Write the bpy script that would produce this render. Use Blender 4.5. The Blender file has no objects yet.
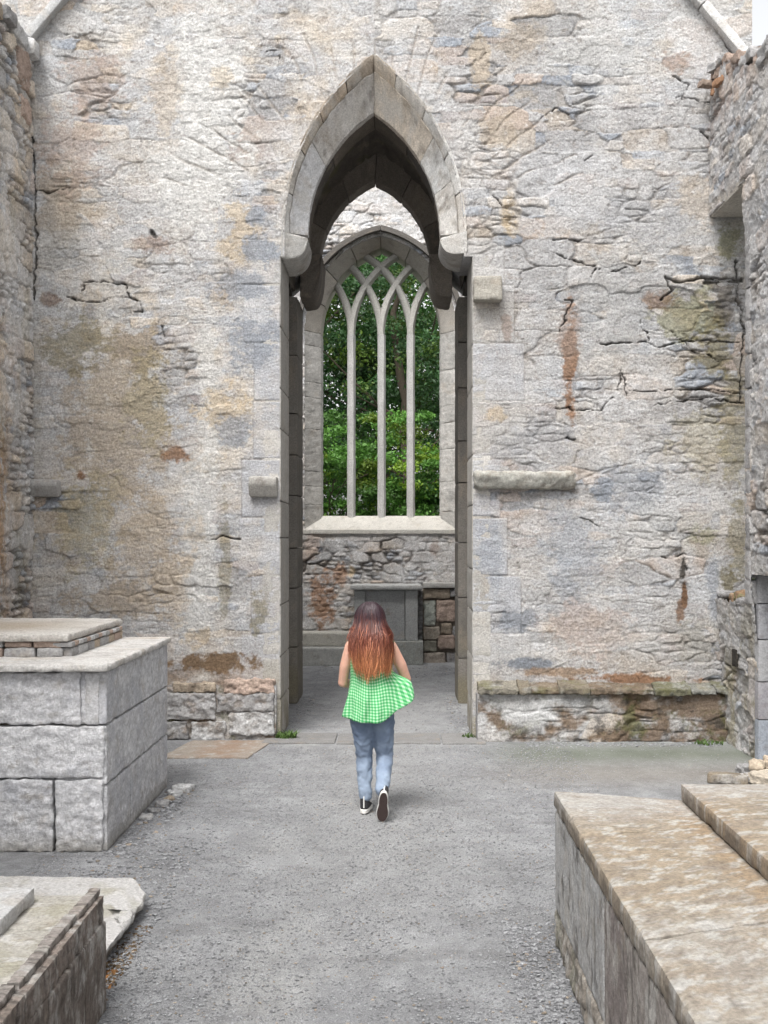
import bpy, bmesh, math, random
import numpy as np
from concurrent.futures import ThreadPoolExecutor
from mathutils import Vector, Matrix

# ------------------------------------------------------------------ camera, sky, sun, exposure
scene = bpy.context.scene
F, CH, CX, CY = 1150.0, 2.15, 400.0, 537.0        # focal (px), camera height, principal point
cam_d = bpy.data.cameras.new('camera')
cam = bpy.data.objects.new('camera', cam_d)
scene.collection.objects.link(cam)
cam.location = (0, 0, CH)
cam.rotation_euler = (math.radians(90), 0, 0)
cam_d.sensor_width = 36.0
cam_d.lens = F / 1024 * 36.0
cam_d.shift_x = -(CX - 384) / 1024
cam_d.shift_y = (CY - 512) / 1024
cam_d.clip_start = 0.05
cam_d.clip_end = 3000
scene.camera = cam

SUN_EL, SUN_AZ = math.radians(58), math.radians(200)      # azimuth measured clockwise from +Y
world = bpy.data.worlds.new('World')
scene.world = world
world.use_nodes = True
wn = world.node_tree
bg = wn.nodes['Background']
sky = wn.nodes.new('ShaderNodeTexSky')
sky.sky_type = 'NISHITA'
sky.sun_disc = False
sky.sun_elevation = SUN_EL
sky.sun_rotation = SUN_AZ
sky.air_density = 1.0
sky.dust_density = 4.0
sky.ozone_density = 1.0
hs = wn.nodes.new('ShaderNodeHueSaturation')
hs.inputs['Saturation'].default_value = 0.10
hs.inputs['Value'].default_value = 1.0
wn.links.new(sky.outputs[0], hs.inputs['Color'])
wn.links.new(hs.outputs[0], bg.inputs['Color'])
bg.inputs['Strength'].default_value = 0.15
sun_d = bpy.data.lights.new('sun', 'SUN')
sun_d.energy = 1.5
sun_d.angle = math.radians(24)
sun_d.color = (1.0, 0.97, 0.93)
sun = bpy.data.objects.new('sun', sun_d)
sun.rotation_euler = (math.radians(90) - SUN_EL, 0, math.radians(180) - SUN_AZ)
scene.collection.objects.link(sun)
scene.view_settings.view_transform = 'Standard'
scene.view_settings.look = 'None'
scene.view_settings.gamma = 1.0
scene.view_settings.exposure = 1.10

# ------------------------------------------------------------------ noise
_r = np.random.RandomState(7)
PERM = np.concatenate([_r.permutation(256)] * 3).astype(np.int32)
GRAD = _r.normal(size=(256, 3)).astype(np.float32)
GRAD /= np.linalg.norm(GRAD, axis=1)[:, None]
RND = _r.rand(256).astype(np.float32)

PERM2 = PERM.astype(np.intp)
GX, GY, GZ = [np.ascontiguousarray(GRAD[:, i]) for i in range(3)]
def _perlin(x, y, z):
    x = x.astype(np.float32); y = y.astype(np.float32); z = z.astype(np.float32)
    fx, fy, fz = np.floor(x), np.floor(y), np.floor(z)
    xi = fx.astype(np.int32) & 255; yi = fy.astype(np.int32) & 255; zi = fz.astype(np.int32) & 255
    xf, yf, zf = x - fx, y - fy, z - fz
    f = lambda t: t * t * t * (t * (t * 6 - 15) + 10)
    u, v, w = f(xf), f(yf), f(zf)
    out = np.zeros(x.shape, np.float32)
    for dx in (0, 1):
        p = np.take(PERM2, xi + dx); wx = u if dx else 1 - u; ax = xf - dx
        for dy in (0, 1):
            q = np.take(PERM2, p + yi + dy); wxy = wx * (v if dy else 1 - v); ay = yf - dy
            for dz in (0, 1):
                k = np.take(PERM2, q + zi + dz)
                out += wxy * (w if dz else 1 - w) * (np.take(GX, k) * ax + np.take(GY, k) * ay + np.take(GZ, k) * (zf - dz))
    return out * 1.6
POOL = ThreadPoolExecutor(4)
def perlin(x, y, z):
    x, y, z = np.broadcast_arrays(x, y, z)
    sh = x.shape; x, y, z = x.ravel(), y.ravel(), z.ravel(); n = x.size
    if n < 20000: return _perlin(x, y, z).reshape(sh)
    k = max(4, n // 60000); e = np.linspace(0, n, k + 1).astype(int)
    return np.concatenate(list(POOL.map(lambda i: _perlin(x[e[i]:e[i + 1]], y[e[i]:e[i + 1]], z[e[i]:e[i + 1]]), range(k)))).reshape(sh)

def fbm(x, y, z, oct=4, gain=0.5):
    a, s, t = 1.0, 0.0, 0.0
    for i in range(oct):
        s = s + a * perlin(x + 17.3 * i, y + 9.1 * i, z + 3.7 * i); t += a
        x, y, z = x * 2.03, y * 2.03, z * 2.03; a *= gain
    return s / t

def ridged(x, y, z, oct=3):
    a, s, t = 1.0, 0.0, 0.0
    for i in range(oct):
        s = s + a * (1 - 2 * np.abs(perlin(x + 31.3 * i, y + 5.1 * i, z + 7.7 * i))); t += a
        x, y, z = x * 2.1, y * 2.1, z * 2.1; a *= 0.5
    return s / t

def sstep(a, b, x):
    t = np.clip((x - a) / (b - a), 0, 1)
    return t * t * (3 - 2 * t)

def hsh(i, j, k):
    return RND[PERM[PERM[(i & 255)] + (j & 255)] + k & 255]

def cells(u, v, cw, chh, seed, ju=0.7, jv=0.45):
    """boxy cellular pattern laid in staggered rows; returns joint distance (m) and two ids"""
    x = u / cw; y = v / chh
    j0 = np.floor(y).astype(np.int32)
    F1 = np.full(x.shape, 9.0, np.float32); F2 = F1.copy(); idv = np.zeros(x.shape, np.float32); id2 = idv.copy()
    for dj in (-1, 0, 1):
        j = j0 + dj
        off = hsh(j, j * 0 + 3, seed)
        i0 = np.floor(x - off).astype(np.int32)
        for di in (-1, 0, 1):
            i = i0 + di
            cx = i + off + 0.5 + ju * (hsh(i, j, seed + 1) - 0.5)
            cy = j + 0.5 + jv * (hsh(i, j, seed + 2) - 0.5)
            ax = np.abs(x - cx) * 0.82; ay = np.abs(y - cy)
            d = (ax ** 4 + ay ** 4) ** 0.25
            m = d < F1
            F2 = np.where(m, F1, np.minimum(F2, d))
            idv = np.where(m, hsh(i, j, seed + 5), idv); id2 = np.where(m, hsh(i, j, seed + 9), id2)
            F1 = np.where(m, d, F1)
    return (F2 - F1) * chh, idv, id2

def mix(c, c2, m):
    return c * (1 - m[..., None]) + np.asarray(c2, np.float32) * m[..., None]

# ------------------------------------------------------------------ materials
def new_mat(name):
    m = bpy.data.materials.new(name); m.use_nodes = True
    nt = m.node_tree; b = nt.nodes['Principled BSDF']
    return m, nt, b

def stone_material(name, bump=0.35, scale=60.0, rough=0.92, var=0.22, vscale=28.0):
    m, nt, b = new_mat(name)
    N, L = nt.nodes, nt.links
    at = N.new('ShaderNodeAttribute'); at.attribute_name = 'Col'
    tc = N.new('ShaderNodeTexCoord')
    n1 = N.new('ShaderNodeTexNoise'); n1.inputs['Scale'].default_value = vscale; n1.inputs['Detail'].default_value = 6; n1.inputs['Roughness'].default_value = 0.7
    L.new(tc.outputs['Object'], n1.inputs['Vector'])
    mr = N.new('ShaderNodeMapRange'); mr.inputs[1].default_value = 0.3; mr.inputs[2].default_value = 0.7
    mr.inputs[3].default_value = 1 - var; mr.inputs[4].default_value = 1 + var
    L.new(n1.outputs['Fac'], mr.inputs['Value'])
    vm = N.new('ShaderNodeVectorMath'); vm.operation = 'SCALE'
    L.new(at.outputs['Color'], vm.inputs[0]); L.new(mr.outputs[0], vm.inputs['Scale'])
    L.new(vm.outputs[0], b.inputs['Base Color'])
    n2 = N.new('ShaderNodeTexNoise'); n2.inputs['Scale'].default_value = scale; n2.inputs['Detail'].default_value = 8; n2.inputs['Roughness'].default_value = 0.75
    L.new(tc.outputs['Object'], n2.inputs['Vector'])
    bp = N.new('ShaderNodeBump'); bp.inputs['Strength'].default_value = bump; bp.inputs['Distance'].default_value = 0.02
    L.new(n2.outputs['Fac'], bp.inputs['Height']); L.new(bp.outputs[0], b.inputs['Normal'])
    b.inputs['Roughness'].default_value = rough
    b.inputs['Specular IOR Level'].default_value = 0.25
    return m

M_RUBBLE = stone_material('rubble_stone', 1.0, 50, var=0.36, vscale=45)
M_ASHLAR = stone_material('dressed_stone', 0.8, 60, var=0.30, vscale=55)
M_GRAVEL = stone_material('grey_gravel', 1.0, 120, var=0.42, vscale=130)
M_BARK = stone_material('tree_bark', 0.8, 30)
def leaf_material():
    m, nt, b = new_mat('leaves')
    at = nt.nodes.new('ShaderNodeAttribute'); at.attribute_name = 'Col'
    nt.links.new(at.outputs['Color'], b.inputs['Base Color'])
    b.inputs['Roughness'].default_value = 0.55
    tr = nt.nodes.new('ShaderNodeBsdfTranslucent'); nt.links.new(at.outputs['Color'], tr.inputs['Color'])
    mx = nt.nodes.new('ShaderNodeMixShader'); mx.inputs[0].default_value = 0.35
    nt.links.new(b.outputs[0], mx.inputs[1]); nt.links.new(tr.outputs[0], mx.inputs[2])
    nt.links.new(mx.outputs[0], nt.nodes['Material Output'].inputs['Surface'])
    return m
M_LEAF = leaf_material()

# ------------------------------------------------------------------ object helpers
C = scene.collection
def link_mesh(name, me, mat, parent=None):
    o = bpy.data.objects.new(name, me)
    if mat: me.materials.append(mat)
    C.objects.link(o)
    if parent:
        o.parent = parent
        o.matrix_parent_inverse = Matrix.Translation(-parent.location) if parent.type == 'EMPTY' or parent.location.length else Matrix()
    return o

def tag(o, label=None, cat=None, group=None, kind=None):
    for k, v in (('label', label), ('category', cat), ('group', group), ('kind', kind)):
        if v: o[k] = v
    return o

def thing(name, label, cat, loc=(0, 0, 0), group=None):
    o = bpy.data.objects.new(name, None); o.location = loc; o.empty_display_size = 0.2
    C.objects.link(o)
    return tag(o, label, cat, group)

class G:
    """collects vertices, quads and vertex colours, then links ONE mesh object"""
    def __init__(s): s.v, s.f, s.c, s.n = [], [], [], 0
    def add(s, v, f, c):
        v = np.asarray(v, np.float32).reshape(-1, 3); c = np.asarray(c, np.float32)
        if c.ndim == 1: c = np.tile(c[:3], (len(v), 1))
        s.v.append(v); s.c.append(c.reshape(-1, 3)); s.f.append(np.asarray(f, np.int32).reshape(-1, 4) + s.n); s.n += len(v)
        return s
    def build(s, name, mat, parent=None, smooth=True):
        v = np.concatenate(s.v); f = np.concatenate(s.f); c = np.concatenate(s.c)
        me = bpy.data.meshes.new(name)
        me.vertices.add(len(v)); me.vertices.foreach_set('co', v.ravel())
        tri = f[:, 3] < 0 if len(f) else f
        nf = len(f)
        me.loops.add(nf * 4); me.loops.foreach_set('vertex_index', f.ravel())
        me.polygons.add(nf)
        me.polygons.foreach_set('loop_start', np.arange(0, nf * 4, 4, dtype=np.int32))
        me.polygons.foreach_set('loop_total', np.full(nf, 4, np.int32))
        me.polygons.foreach_set('use_smooth', np.full(nf, smooth, bool))
        at = me.color_attributes.new('Col', 'FLOAT_COLOR', 'POINT')
        c4 = np.ones((len(v), 4), np.float32); c4[:, :3] = np.clip(c, 0.005, 0.95)
        at.data.foreach_set('color', c4.ravel())
        me.update(calc_edges=True); me.validate()
        return link_mesh(name, me, mat, parent)

def grid_faces(nu, nv, flip=False):
    i = np.arange(nu * nv).reshape(nv, nu)
    a, b, c, d = i[:-1, :-1], i[:-1, 1:], i[1:, 1:], i[1:, :-1]
    return np.stack([a, d, c, b] if flip else [a, b, c, d], -1).reshape(-1, 4)

# palettes (linear albedo)
LIME = np.array((.57, .565, .565)); GREY = np.array((.36, .355, .355)); BLUE = np.array((.25, .275, .315))
TAN = np.array((.49, .41, .32)); OCH = np.array((.52, .41, .27)); PINK = np.array((.40, .31, .26))
BROWN = np.array((.21, .14, .085)); RUST = np.array((.24, .14, .085)); MOSS = np.array((.17, .165, .07))
DARK = np.array((.045, .04, .035)); SOIL = np.array((.10, .085, .07)); PALE = np.array((.55, .55, .55))

def rough_masonry(u, v, sd=0.0, an=1.0, openness=0.35, plaster=0.5, tone=None, warm=0.5, sw=0.42, sh=0.2, relief=1.0, dirt=0.0):
    """height (m, outward) and albedo for weathered rubble masonry in wall coordinates"""
    z = sd * 13.7
    wu = u + 0.06 * perlin(u * 2.1, v * 2.1, z) + 0.02 * perlin(u * 9, v * 9, z + 2)
    wv = v + 0.024 * perlin(u * 1.6, v * 2.4, z + 5) + 0.016 * perlin(u * 8, v * 10, z + 8)
    s = int(sd * 7) % 200
    dA, ia, ib = cells(wu, wv, sw, sh, s)
    dB, ja, jb = cells(wu + 3.1, wv + 1.7, sw * .55, sh * .42, s + 11)
    split = (ib > 0.55) | (fbm(u * .8, v * .9, z + 20, 2) > .25)
    d = np.where(split, np.minimum(dA, dB), dA)
    ident = np.where(split, ja, ia); ident2 = np.where(split, jb, ib)
    big = fbm(u * .55, v * .6, z + 30, 3)
    pl = sstep(-.12, .22, fbm(u * 1.1, v * 1.0, z + 40, 5, .6) + (plaster - .5) * 1.1)      # lime plaster left on the stones
    op = np.clip(openness + 1.5 * fbm(u * 1.3, v * 1.6, z + 50, 3), 0, 1.25) * (1 - .55 * pl)
    jw = 0.009 + 0.014 * np.clip(op, 0, 1)
    joint = 1 - sstep(jw * .35, jw * 1.4, d)
    deep = joint * np.clip(op, 0, 1.2)
    # flaky horizontal bedding, pits
    r1 = ridged(u * 4.2, v * (4.5 + 6 * an), z + 60, 3); r2 = fbm(u * 19, v * 30, z + 70, 3, .7); r3 = fbm(u * 36, v * 44, z + 75, 2, .7)
    pits = sstep(.42, .8, fbm(u * 13, v * 17, z + 80, 3, .65))
    # torn flakes: steps where a thresholded noise changes level
    ft = fbm(wu * 4.2, wv * (4.6 + 2.2 * an), z + 90, 6, .68) * 5.0
    fr = ft - np.floor(ft); cmask = sstep(-.05, .3, fbm(u * 1.4, v * 1.6, z + 97, 3)); step = np.floor(ft) + sstep(.0, .16, fr)
    h = (ident - .5) * .026 * (1 - .65 * pl) + .0038 * r1 + .0058 * r2 + .0048 * r3 + .0034 * step - .012 * pits - .038 * deep + .015 * big
    h = h * relief
    crack = np.exp(-((fr - .03) / .05) ** 2) * sstep(-.25, .25, fbm(u * 1.9, v * 1.9, z + 95, 3)) 
    h = h - .007 * crack * cmask * relief
    dk2 = sstep(.32, .6, r3 + .35 * r2)
    col = np.zeros(u.shape + (3,), np.float32) + GREY
    col = mix(col, BLUE, sstep(.72, .8, ident2) * .85)
    col = mix(col, TAN, sstep(.25, .05, ident2) * (.35 + .55 * warm))
    col = mix(col, PINK, sstep(.55, .62, ident) * sstep(.75, .68, ident) * .5)
    col = col * (0.82 + .36 * ident)[..., None]
    tanm = sstep(.02, .32, fbm(u * 1.5, v * 1.9, z + 100, 5, .62)) * warm
    col = mix(col, TAN, tanm * .75)
    och = sstep(.22, .4, fbm(u * 2.6, v * 2.9, z + 110, 5, .6)) * warm
    col = mix(col, OCH, och * .7)
    white = LIME * (.9 + .12 * perlin(u * 3, v * 3, z + 3)[..., None] + .10 * r2[..., None])
    white = mix(white, LIME * np.array((1, .93, .82)), sstep(0, .4, fbm(u * 1.8, v * 1.6, z + 120, 4)) * warm)
    white = mix(white, np.array((.48, .495, .52)), sstep(.05, .35, fbm(u * 1.3, v * 1.1, z + 130, 4)) * .65)
    pk = pl * (.50 + .36 * sstep(-.2, .3, fbm(u * 5, v * 6, z + 133, 5, .72))); col = col * (1 - pk[..., None]) + white * pk[..., None]
    # lichen and grime in hollows and joints, which is where dirt lodges
    gr = sstep(.05, .40, fbm(u * 8, v * 13, z + 140, 6, .74))
    col = mix(col, (.27, .235, .205), gr * .62)
    lg = sstep(.0, .4, fbm(u * 2.4, v * 3.2, z + 143, 6, .72)); col = mix(col, (.33, .32, .32), lg * .42)
    blk = sstep(.30, .5, fbm(u * 11, v * 19, z + 145, 4, .7)); col = mix(col, np.array((.13, .115, .105)), blk * .75)
    lich = sstep(.25, .45, fbm(u * 15, v * 15, z + 147, 3, .65)); col = mix(col, PALE * 1.2, lich * .5)
    col = mix(col, SOIL, np.clip(deep, 0, 1) * .8)
    col = mix(col, SOIL, pits * .45)
    col = mix(col, SOIL * 1.6, crack * cmask * .55)
    col = mix(col, SOIL * 1.7, dk2 * .4)
    if dirt > 0:
        dm = sstep(-.3, .45, fbm(u * 1.7, v * 2.5, z + 150, 4)) * dirt
        col = mix(col, BROWN, dm * .8)
    if tone is not None: col = col * np.asarray(tone, np.float32)
    return h, col

def clamp_noise(u, v, sd): return fbm(u * 5, v * 5, sd, 4, .6)

def wall_patch(g, O, U, N, u0, u1, v0, v1, res, fn, hole=None, flip=False, edge=None):
    """displaced grid on a vertical plane: point = O + U*u + z*v + N*height"""
    nu = max(2, int((u1 - u0) / res) + 1); nv = max(2, int((v1 - v0) / res) + 1)
    u, v = np.meshgrid(np.linspace(u0, u1, nu), np.linspace(v0, v1, nv))
    h, col = fn(u, v)
    O, U, N = (np.asarray(a, float) for a in (O, U, N))
    P = O + U * u[..., None] + np.array((0, 0, 1.)) * v[..., None] + N * h[..., None]
    f = grid_faces(nu, nv, flip)
    if hole is not None:
        fu = u.ravel()[f].mean(1); fv = v.ravel()[f].mean(1)
        f = f[~hole(fu, fv)]
    g.add(P.reshape(-1, 3), f, col.reshape(-1, 3))

def unit_box(nx, ny, nz):
    """six grids on the cube [-1,1]^3"""
    out = []
    for ax, (na, nb) in enumerate(((ny, nz), (nz, nx), (nx, ny))):
        a, b = np.meshgrid(np.linspace(-1, 1, na + 1), np.linspace(-1, 1, nb + 1))
        for sgn in (-1, 1):
            P = np.zeros(a.shape + (3,))
            P[..., ax] = sgn; P[..., (ax + 1) % 3] = a; P[..., (ax + 2) % 3] = b
            out.append((P.reshape(-1, 3), grid_faces(na + 1, nb + 1, sgn < 0)))
    return out

def stone(g, c, s, col, res=.03, r=.012, amp=.006, sd=0.0, fmap=None, rot=0.0, var=.12, stain=None, freq=9.0, chip=.5, zrot=None):
    """a worked stone: box centre c, size s (m), worn arrises, noisy faces; fmap bends it"""
    c = np.asarray(c, float); hsz = np.asarray(s, float) / 2
    n = [max(1, min(400, int(2 * h / res))) for h in hsz]
    r = min(r, *(hsz * .9))
    for P, f in unit_box(*n):
        Q = P * hsz
        core = np.clip(Q, -(hsz - r), hsz - r)
        d = Q - core; ln = np.linalg.norm(d, axis=1, keepdims=True); nn = d / np.maximum(ln, 1e-9)
        edge = (np.abs(nn).max(1) < .93)
        W = Q + c
        x, y, z = W[:, 0] + sd * 3.1, W[:, 1] + sd * 1.7, W[:, 2] + sd
        nz = fbm(x * freq, y * freq, z * freq * 1.3, 5, .66)
        chipm = sstep(.05, .5, fbm(x * 6 + 9, y * 6, z * 6, 3))
        Q = core + nn * r + nn * (amp * nz)[:, None] - nn * (chip * r * chipm * edge)[:, None]
        if rot:
            cr, sr = math.cos(rot), math.sin(rot)
            Q = np.stack([Q[:, 0] * cr - Q[:, 1] * sr, Q[:, 0] * sr + Q[:, 1] * cr, Q[:, 2]], 1)
        V = Q + c
        cc = np.tile(np.asarray(col, np.float32), (len(V), 1))
        fine = fbm(x * 27, y * 27, z * 27, 3, .7)
        cc = cc * (1 + var * 1.4 * fbm(x * 4, y * 4, z * 4 + 5, 4, .6) + var * 1.5 * fine)[:, None]
        m = sstep(.12, .45, fbm(x * 5, y * 5, z * 5 + 50, 4, .65)); cc = mix(cc, TAN * .8, m * .35)
        m = sstep(.18, .4, fbm(x * 9, y * 9, z * 9 + 90, 4, .7)); cc = mix(cc, SOIL * 1.8, m * .4)
        if stain is not None: cc = stain(V, cc)
        if fmap is not None: V = fmap(V)
        g.add(V, f, cc)

def prism_y(g, outline, y0, y1, col):
    """closed prism of an (x,z) outline, between two depths; returns separate mesh through bmesh triangulation"""
    bm = bmesh.new()
    a = [bm.verts.new((x, y0, z)) for x, z in outline]
    b = [bm.verts.new((x, y1, z)) for x, z in outline]
    bm.faces.new(a); bm.faces.new(b[::-1])
    n = len(a)
    for i in range(n): bm.faces.new((a[i], a[(i + 1) % n], b[(i + 1) % n], b[i]))
    bmesh.ops.recalc_face_normals(bm, faces=bm.faces)
    r = bmesh.ops.triangulate(bm, faces=[f for f in bm.faces if len(f.verts) > 4])
    # pair triangles as degenerate-free quads by adding a midpoint
    bm.verts.index_update()
    vs = [tuple(v.co) for v in bm.verts]; fs = []
    for f in bm.faces:
        ids = [v.index for v in f.verts]
        if len(ids) == 4: fs.append(ids)
        else:
            A, B, Cc = (np.array(vs[i]) for i in ids)
            k = len(vs); vs += [tuple((A + B) / 2), tuple((B + Cc) / 2), tuple((Cc + A) / 2), tuple((A + B + Cc) / 3)]
            fs += [[ids[0], k, k + 3, k + 2], [k, ids[1], k + 1, k + 3], [k + 2, k + 3, k + 1, ids[2]]]
    bm.free()
    g.add(vs, fs, col)

def px(p, Y): return (p - CX) * Y / F
def pz(q, Y): return CH - (q - CY) * Y / F

def arch_curve(xc, a, zs, rise):
    R = (rise * rise + a * a) / (2 * a)
    th = math.atan2(rise, R - a)
    def fn(s):           # s in [0,2]: 0 left spring, 1 apex, 2 right spring
        s = np.asarray(s, float); t = np.where(s <= 1, s, 2 - s) * th
        x = R - a - R * np.cos(t); z = R * np.sin(t)
        x = np.minimum(x, 0)
        return xc + np.where(s <= 1, x, -x), zs + z
    return fn

def arch_inside(xc, a, zs, rise):
    R = (rise * rise + a * a) / (2 * a)
    def fn(x, z):
        dx = np.abs(x - xc); dz = np.maximum(z - zs, 0)
        return (dx < a) & ((dx + R - a) ** 2 + dz ** 2 < R * R)
    return fn

def arch_outline(xc, a, zs, rise, n=14):
    fn = arch_curve(xc, a, zs, rise)
    return [tuple(float(q) for q in fn(s)) for s in np.linspace(0, 2, 2 * n + 1)]

def voussoirs(g, outer, inner, y_front, y_back, spans, cols, sd=0, gap=.006, r=.014, amp=.006, s_rng=(0, 2), t_rng=(0, 1), res=.03, proud=0.0, length=3.6, stain=None):
    """ring of stones between two arch curves; y_front(t) gives the splay"""
    rnd = random.Random(int(sd * 10) + 1)
    edges = list(spans)
    for k, (s0, s1) in enumerate(zip(edges[:-1], edges[1:])):
        col = np.array(cols[k % len(cols)]) * rnd.uniform(.9, 1.1)
        # local box: x = s * length/2, y depth 0..D, z = t * band width
        Ls = (s1 - s0) * length / 2; Wb = .3 * (t_rng[1] - t_rng[0]); D = .8
        def fmap(V, s0=s0, s1=s1, Ls=Ls):
            s = s0 + (s1 - s0) * (V[:, 0] / Ls); t = t_rng[0] + (t_rng[1] - t_rng[0]) * (V[:, 2] / Wb)
            d = V[:, 1] / D
            s = np.where((s0 < 1) & (s1 <= 1), np.minimum(s, 1.0), s); s = np.where(s0 >= 1, np.maximum(s, 1.0), s)
            s = np.clip(s, 0, 2)
            xo, zo = outer(s); xi, zi = inner(s)
            f0 = y_front(t)
            return np.stack([xo + (xi - xo) * t, f0 + (y_back - f0) * d, zo + (zi - zo) * t], 1)
        sdd = sd + k * 1.37
        stone(g, (Ls / 2, D / 2, Wb / 2), (Ls - gap, D, Wb), col, res=res, r=r, amp=amp, sd=sdd, fmap=fmap, stain=stain)

# ------------------------------------------------------------------ ground
def gravel_cols(x, y):
    c = np.zeros(x.shape + (3,), np.float32) + np.array((.325, .33, .34))
    c = c * (1 + .22 * fbm(x * 1.2, y * .9, x * 0 + 4, 4)[..., None] + .25 * fbm(x * 14, y * 11, x * 0 + 6, 4, .7)[..., None])
    pale = sstep(.1, .5, fbm(x * .8, y * .45, x * 0 + 9, 4, .6)); c = mix(c, (.43, .43, .425), pale * .7)
    dk = sstep(.15, .45, fbm(x * 1.9, y * 3.5, x * 0 + 14, 4, .6)); c = mix(c, (.23, .23, .235), dk * .5)
    mid = fbm(x * 3.2, y * 2.2, x * 0 + 24, 6, .78); c = c * (1 + .6 * mid)[..., None]
    wet = sstep(.1, .35, fbm(x * .9, y * 2.8, x * 0 + 34, 5, .7)); c = mix(c, (.19, .19, .19), wet * .45)
    # greenish damp strip under the right bench, trodden pale path down the middle
    gs = np.exp(-((y - 11.4) / .55) ** 2) * sstep(.6, 1.4, x) ; c = mix(c, (.16, .18, .13), gs * .75)
    br = np.exp(-((y - 10.4) / .5) ** 2) * sstep(.3, 1.6, x); c = mix(c, (.27, .235, .19), br * .5)
    path = np.exp(-((x + .15) / .75) ** 2) * sstep(5, 8, y); c = mix(c, (.40, .40, .395), path * .45)
    return c

g = G()
nx_, ny_ = 420, 900
x, y = np.meshgrid(np.linspace(-4.6, 4.4, nx_), np.linspace(3.2, 20.6, ny_))
hh = .010 * fbm(x * 1.5, y * 1.5, x * 0 + 1, 3) + .006 * fbm(x * 12, y * 12, x * 0 + 2, 3, .7)
g.add(np.stack([x, y, hh + .004], -1), grid_faces(nx_, ny_), gravel_cols(x, y))
# outer skirt of the same sheet
o_ = 4.4
def skirt(x0, x1, y0, y1, n=20):
    a, b = np.meshgrid(np.linspace(x0, x1, n), np.linspace(y0, y1, n))
    cc = gravel_cols(a, b); far = sstep(22, 30, np.hypot(a, b)); cc = mix(cc, (.07, .10, .035), far)
    g.add(np.stack([a, b, a * 0 - .004], -1), grid_faces(n, n), cc)
skirt(-900, 900, -900, 3.22, 90); skirt(-900, 900, 20.58, 1500, 90); skirt(-900, -4.58, 3.2, 20.6, 60); skirt(4.38, 900, 3.2, 20.6, 60)
ground = g.build('ground', M_GRAVEL); tag(ground, kind='structure')

# loose chippings: nobody could count them
rs = np.random.RandomState(3)
def chips(n, xr, yr, smin, smax, g, yp=1.6, fn=None, col=None, zf=.35, z0=.006):
    xx = rs.uniform(*xr, n); yy = yr[0] + (yr[1] - yr[0]) * rs.rand(n) ** yp
    if fn is not None:
        k = fn(xx, yy); xx, yy = xx[k], yy[k]; n = len(xx)
    sz = smin + (smax - smin) * rs.rand(n) ** 2.5
    base = np.array([[1, 0, 0], [0, 1, 0], [-1, 0, 0], [0, -1, 0], [.5, .5, .9], [-.5, .6, .8], [-.55, -.5, .9], [.5, -.6, .85]], float)
    V = base[None] * (1 + .35 * rs.normal(size=(n, 8, 3)))
    ang = rs.rand(n) * 6.28; ca, sa = np.cos(ang), np.sin(ang)
    X = V[..., 0] * ca[:, None] - V[..., 1] * sa[:, None] * .7; Y = V[..., 0] * sa[:, None] + V[..., 1] * ca[:, None] * .7
    V = np.stack([X * sz[:, None] + xx[:, None], Y * sz[:, None] + yy[:, None], V[..., 2] * sz[:, None] * zf + sz[:, None] * .1 + z0], -1)
    fc = np.array([[0, 1, 5, 4], [1, 2, 6, 5], [2, 3, 7, 6], [3, 0, 4, 7], [4, 5, 6, 7]])
    Fc = fc[None] + (np.arange(n) * 8)[:, None, None]
    cc = np.array((.37, .375, .39))[None] * rs.uniform(.62, 1.32, (n, 1)) if col is None else np.array(col)[None] * rs.uniform(.5, 1.4, (n, 1))
    tn = rs.rand(n) < .06; cc[tn] = cc[tn] * np.array((1.1, .92, .72))
    g.add(V.reshape(-1, 3), Fc.reshape(-1, 4), np.repeat(cc, 8, 0))
g = G()
chips(90000, (-2.4, 1.7), (4.2, 11.8), .0025, .0105, g, 1.5)
chips(9000, (-3.2, 3.3), (8.5, 13), .003, .008, g, 1.0)
chips(2500, (-2.05, -1.35), (5.0, 8.5), .006, .02, g, 1.0)
chips(1500, (.55, .85), (4.0, 6.4), .006, .02, g, 1.0)
chips(400, (1.3, 3.3), (11.75, 12.0), .006, .022, g, 1.0)
chips(900, (-1.4, .9), (17.5, 19.2), .006, .02, g, 1.0)
chips(6000, (-1.3, .75), (12.4, 19.0), .003, .012, g, 1.0)
for sx in (-1.2, .68): chips(500, (sx - .1, sx + .1), (12.3, 15.6), .005, .018, g, 1.0)
chips(900, (-2.0, -1.2), (11.85, 12.2), .005, .018, g, 1.0)
chips(700, (-1.98, -1.75), (7.7, 9.9), .006, .025, g, 1.0)
chp = g.build('gravel', M_GRAVEL, smooth=False); tag(chp, 'loose grey stone chippings strewn over the trodden ground', 'gravel', kind='stuff')

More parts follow.
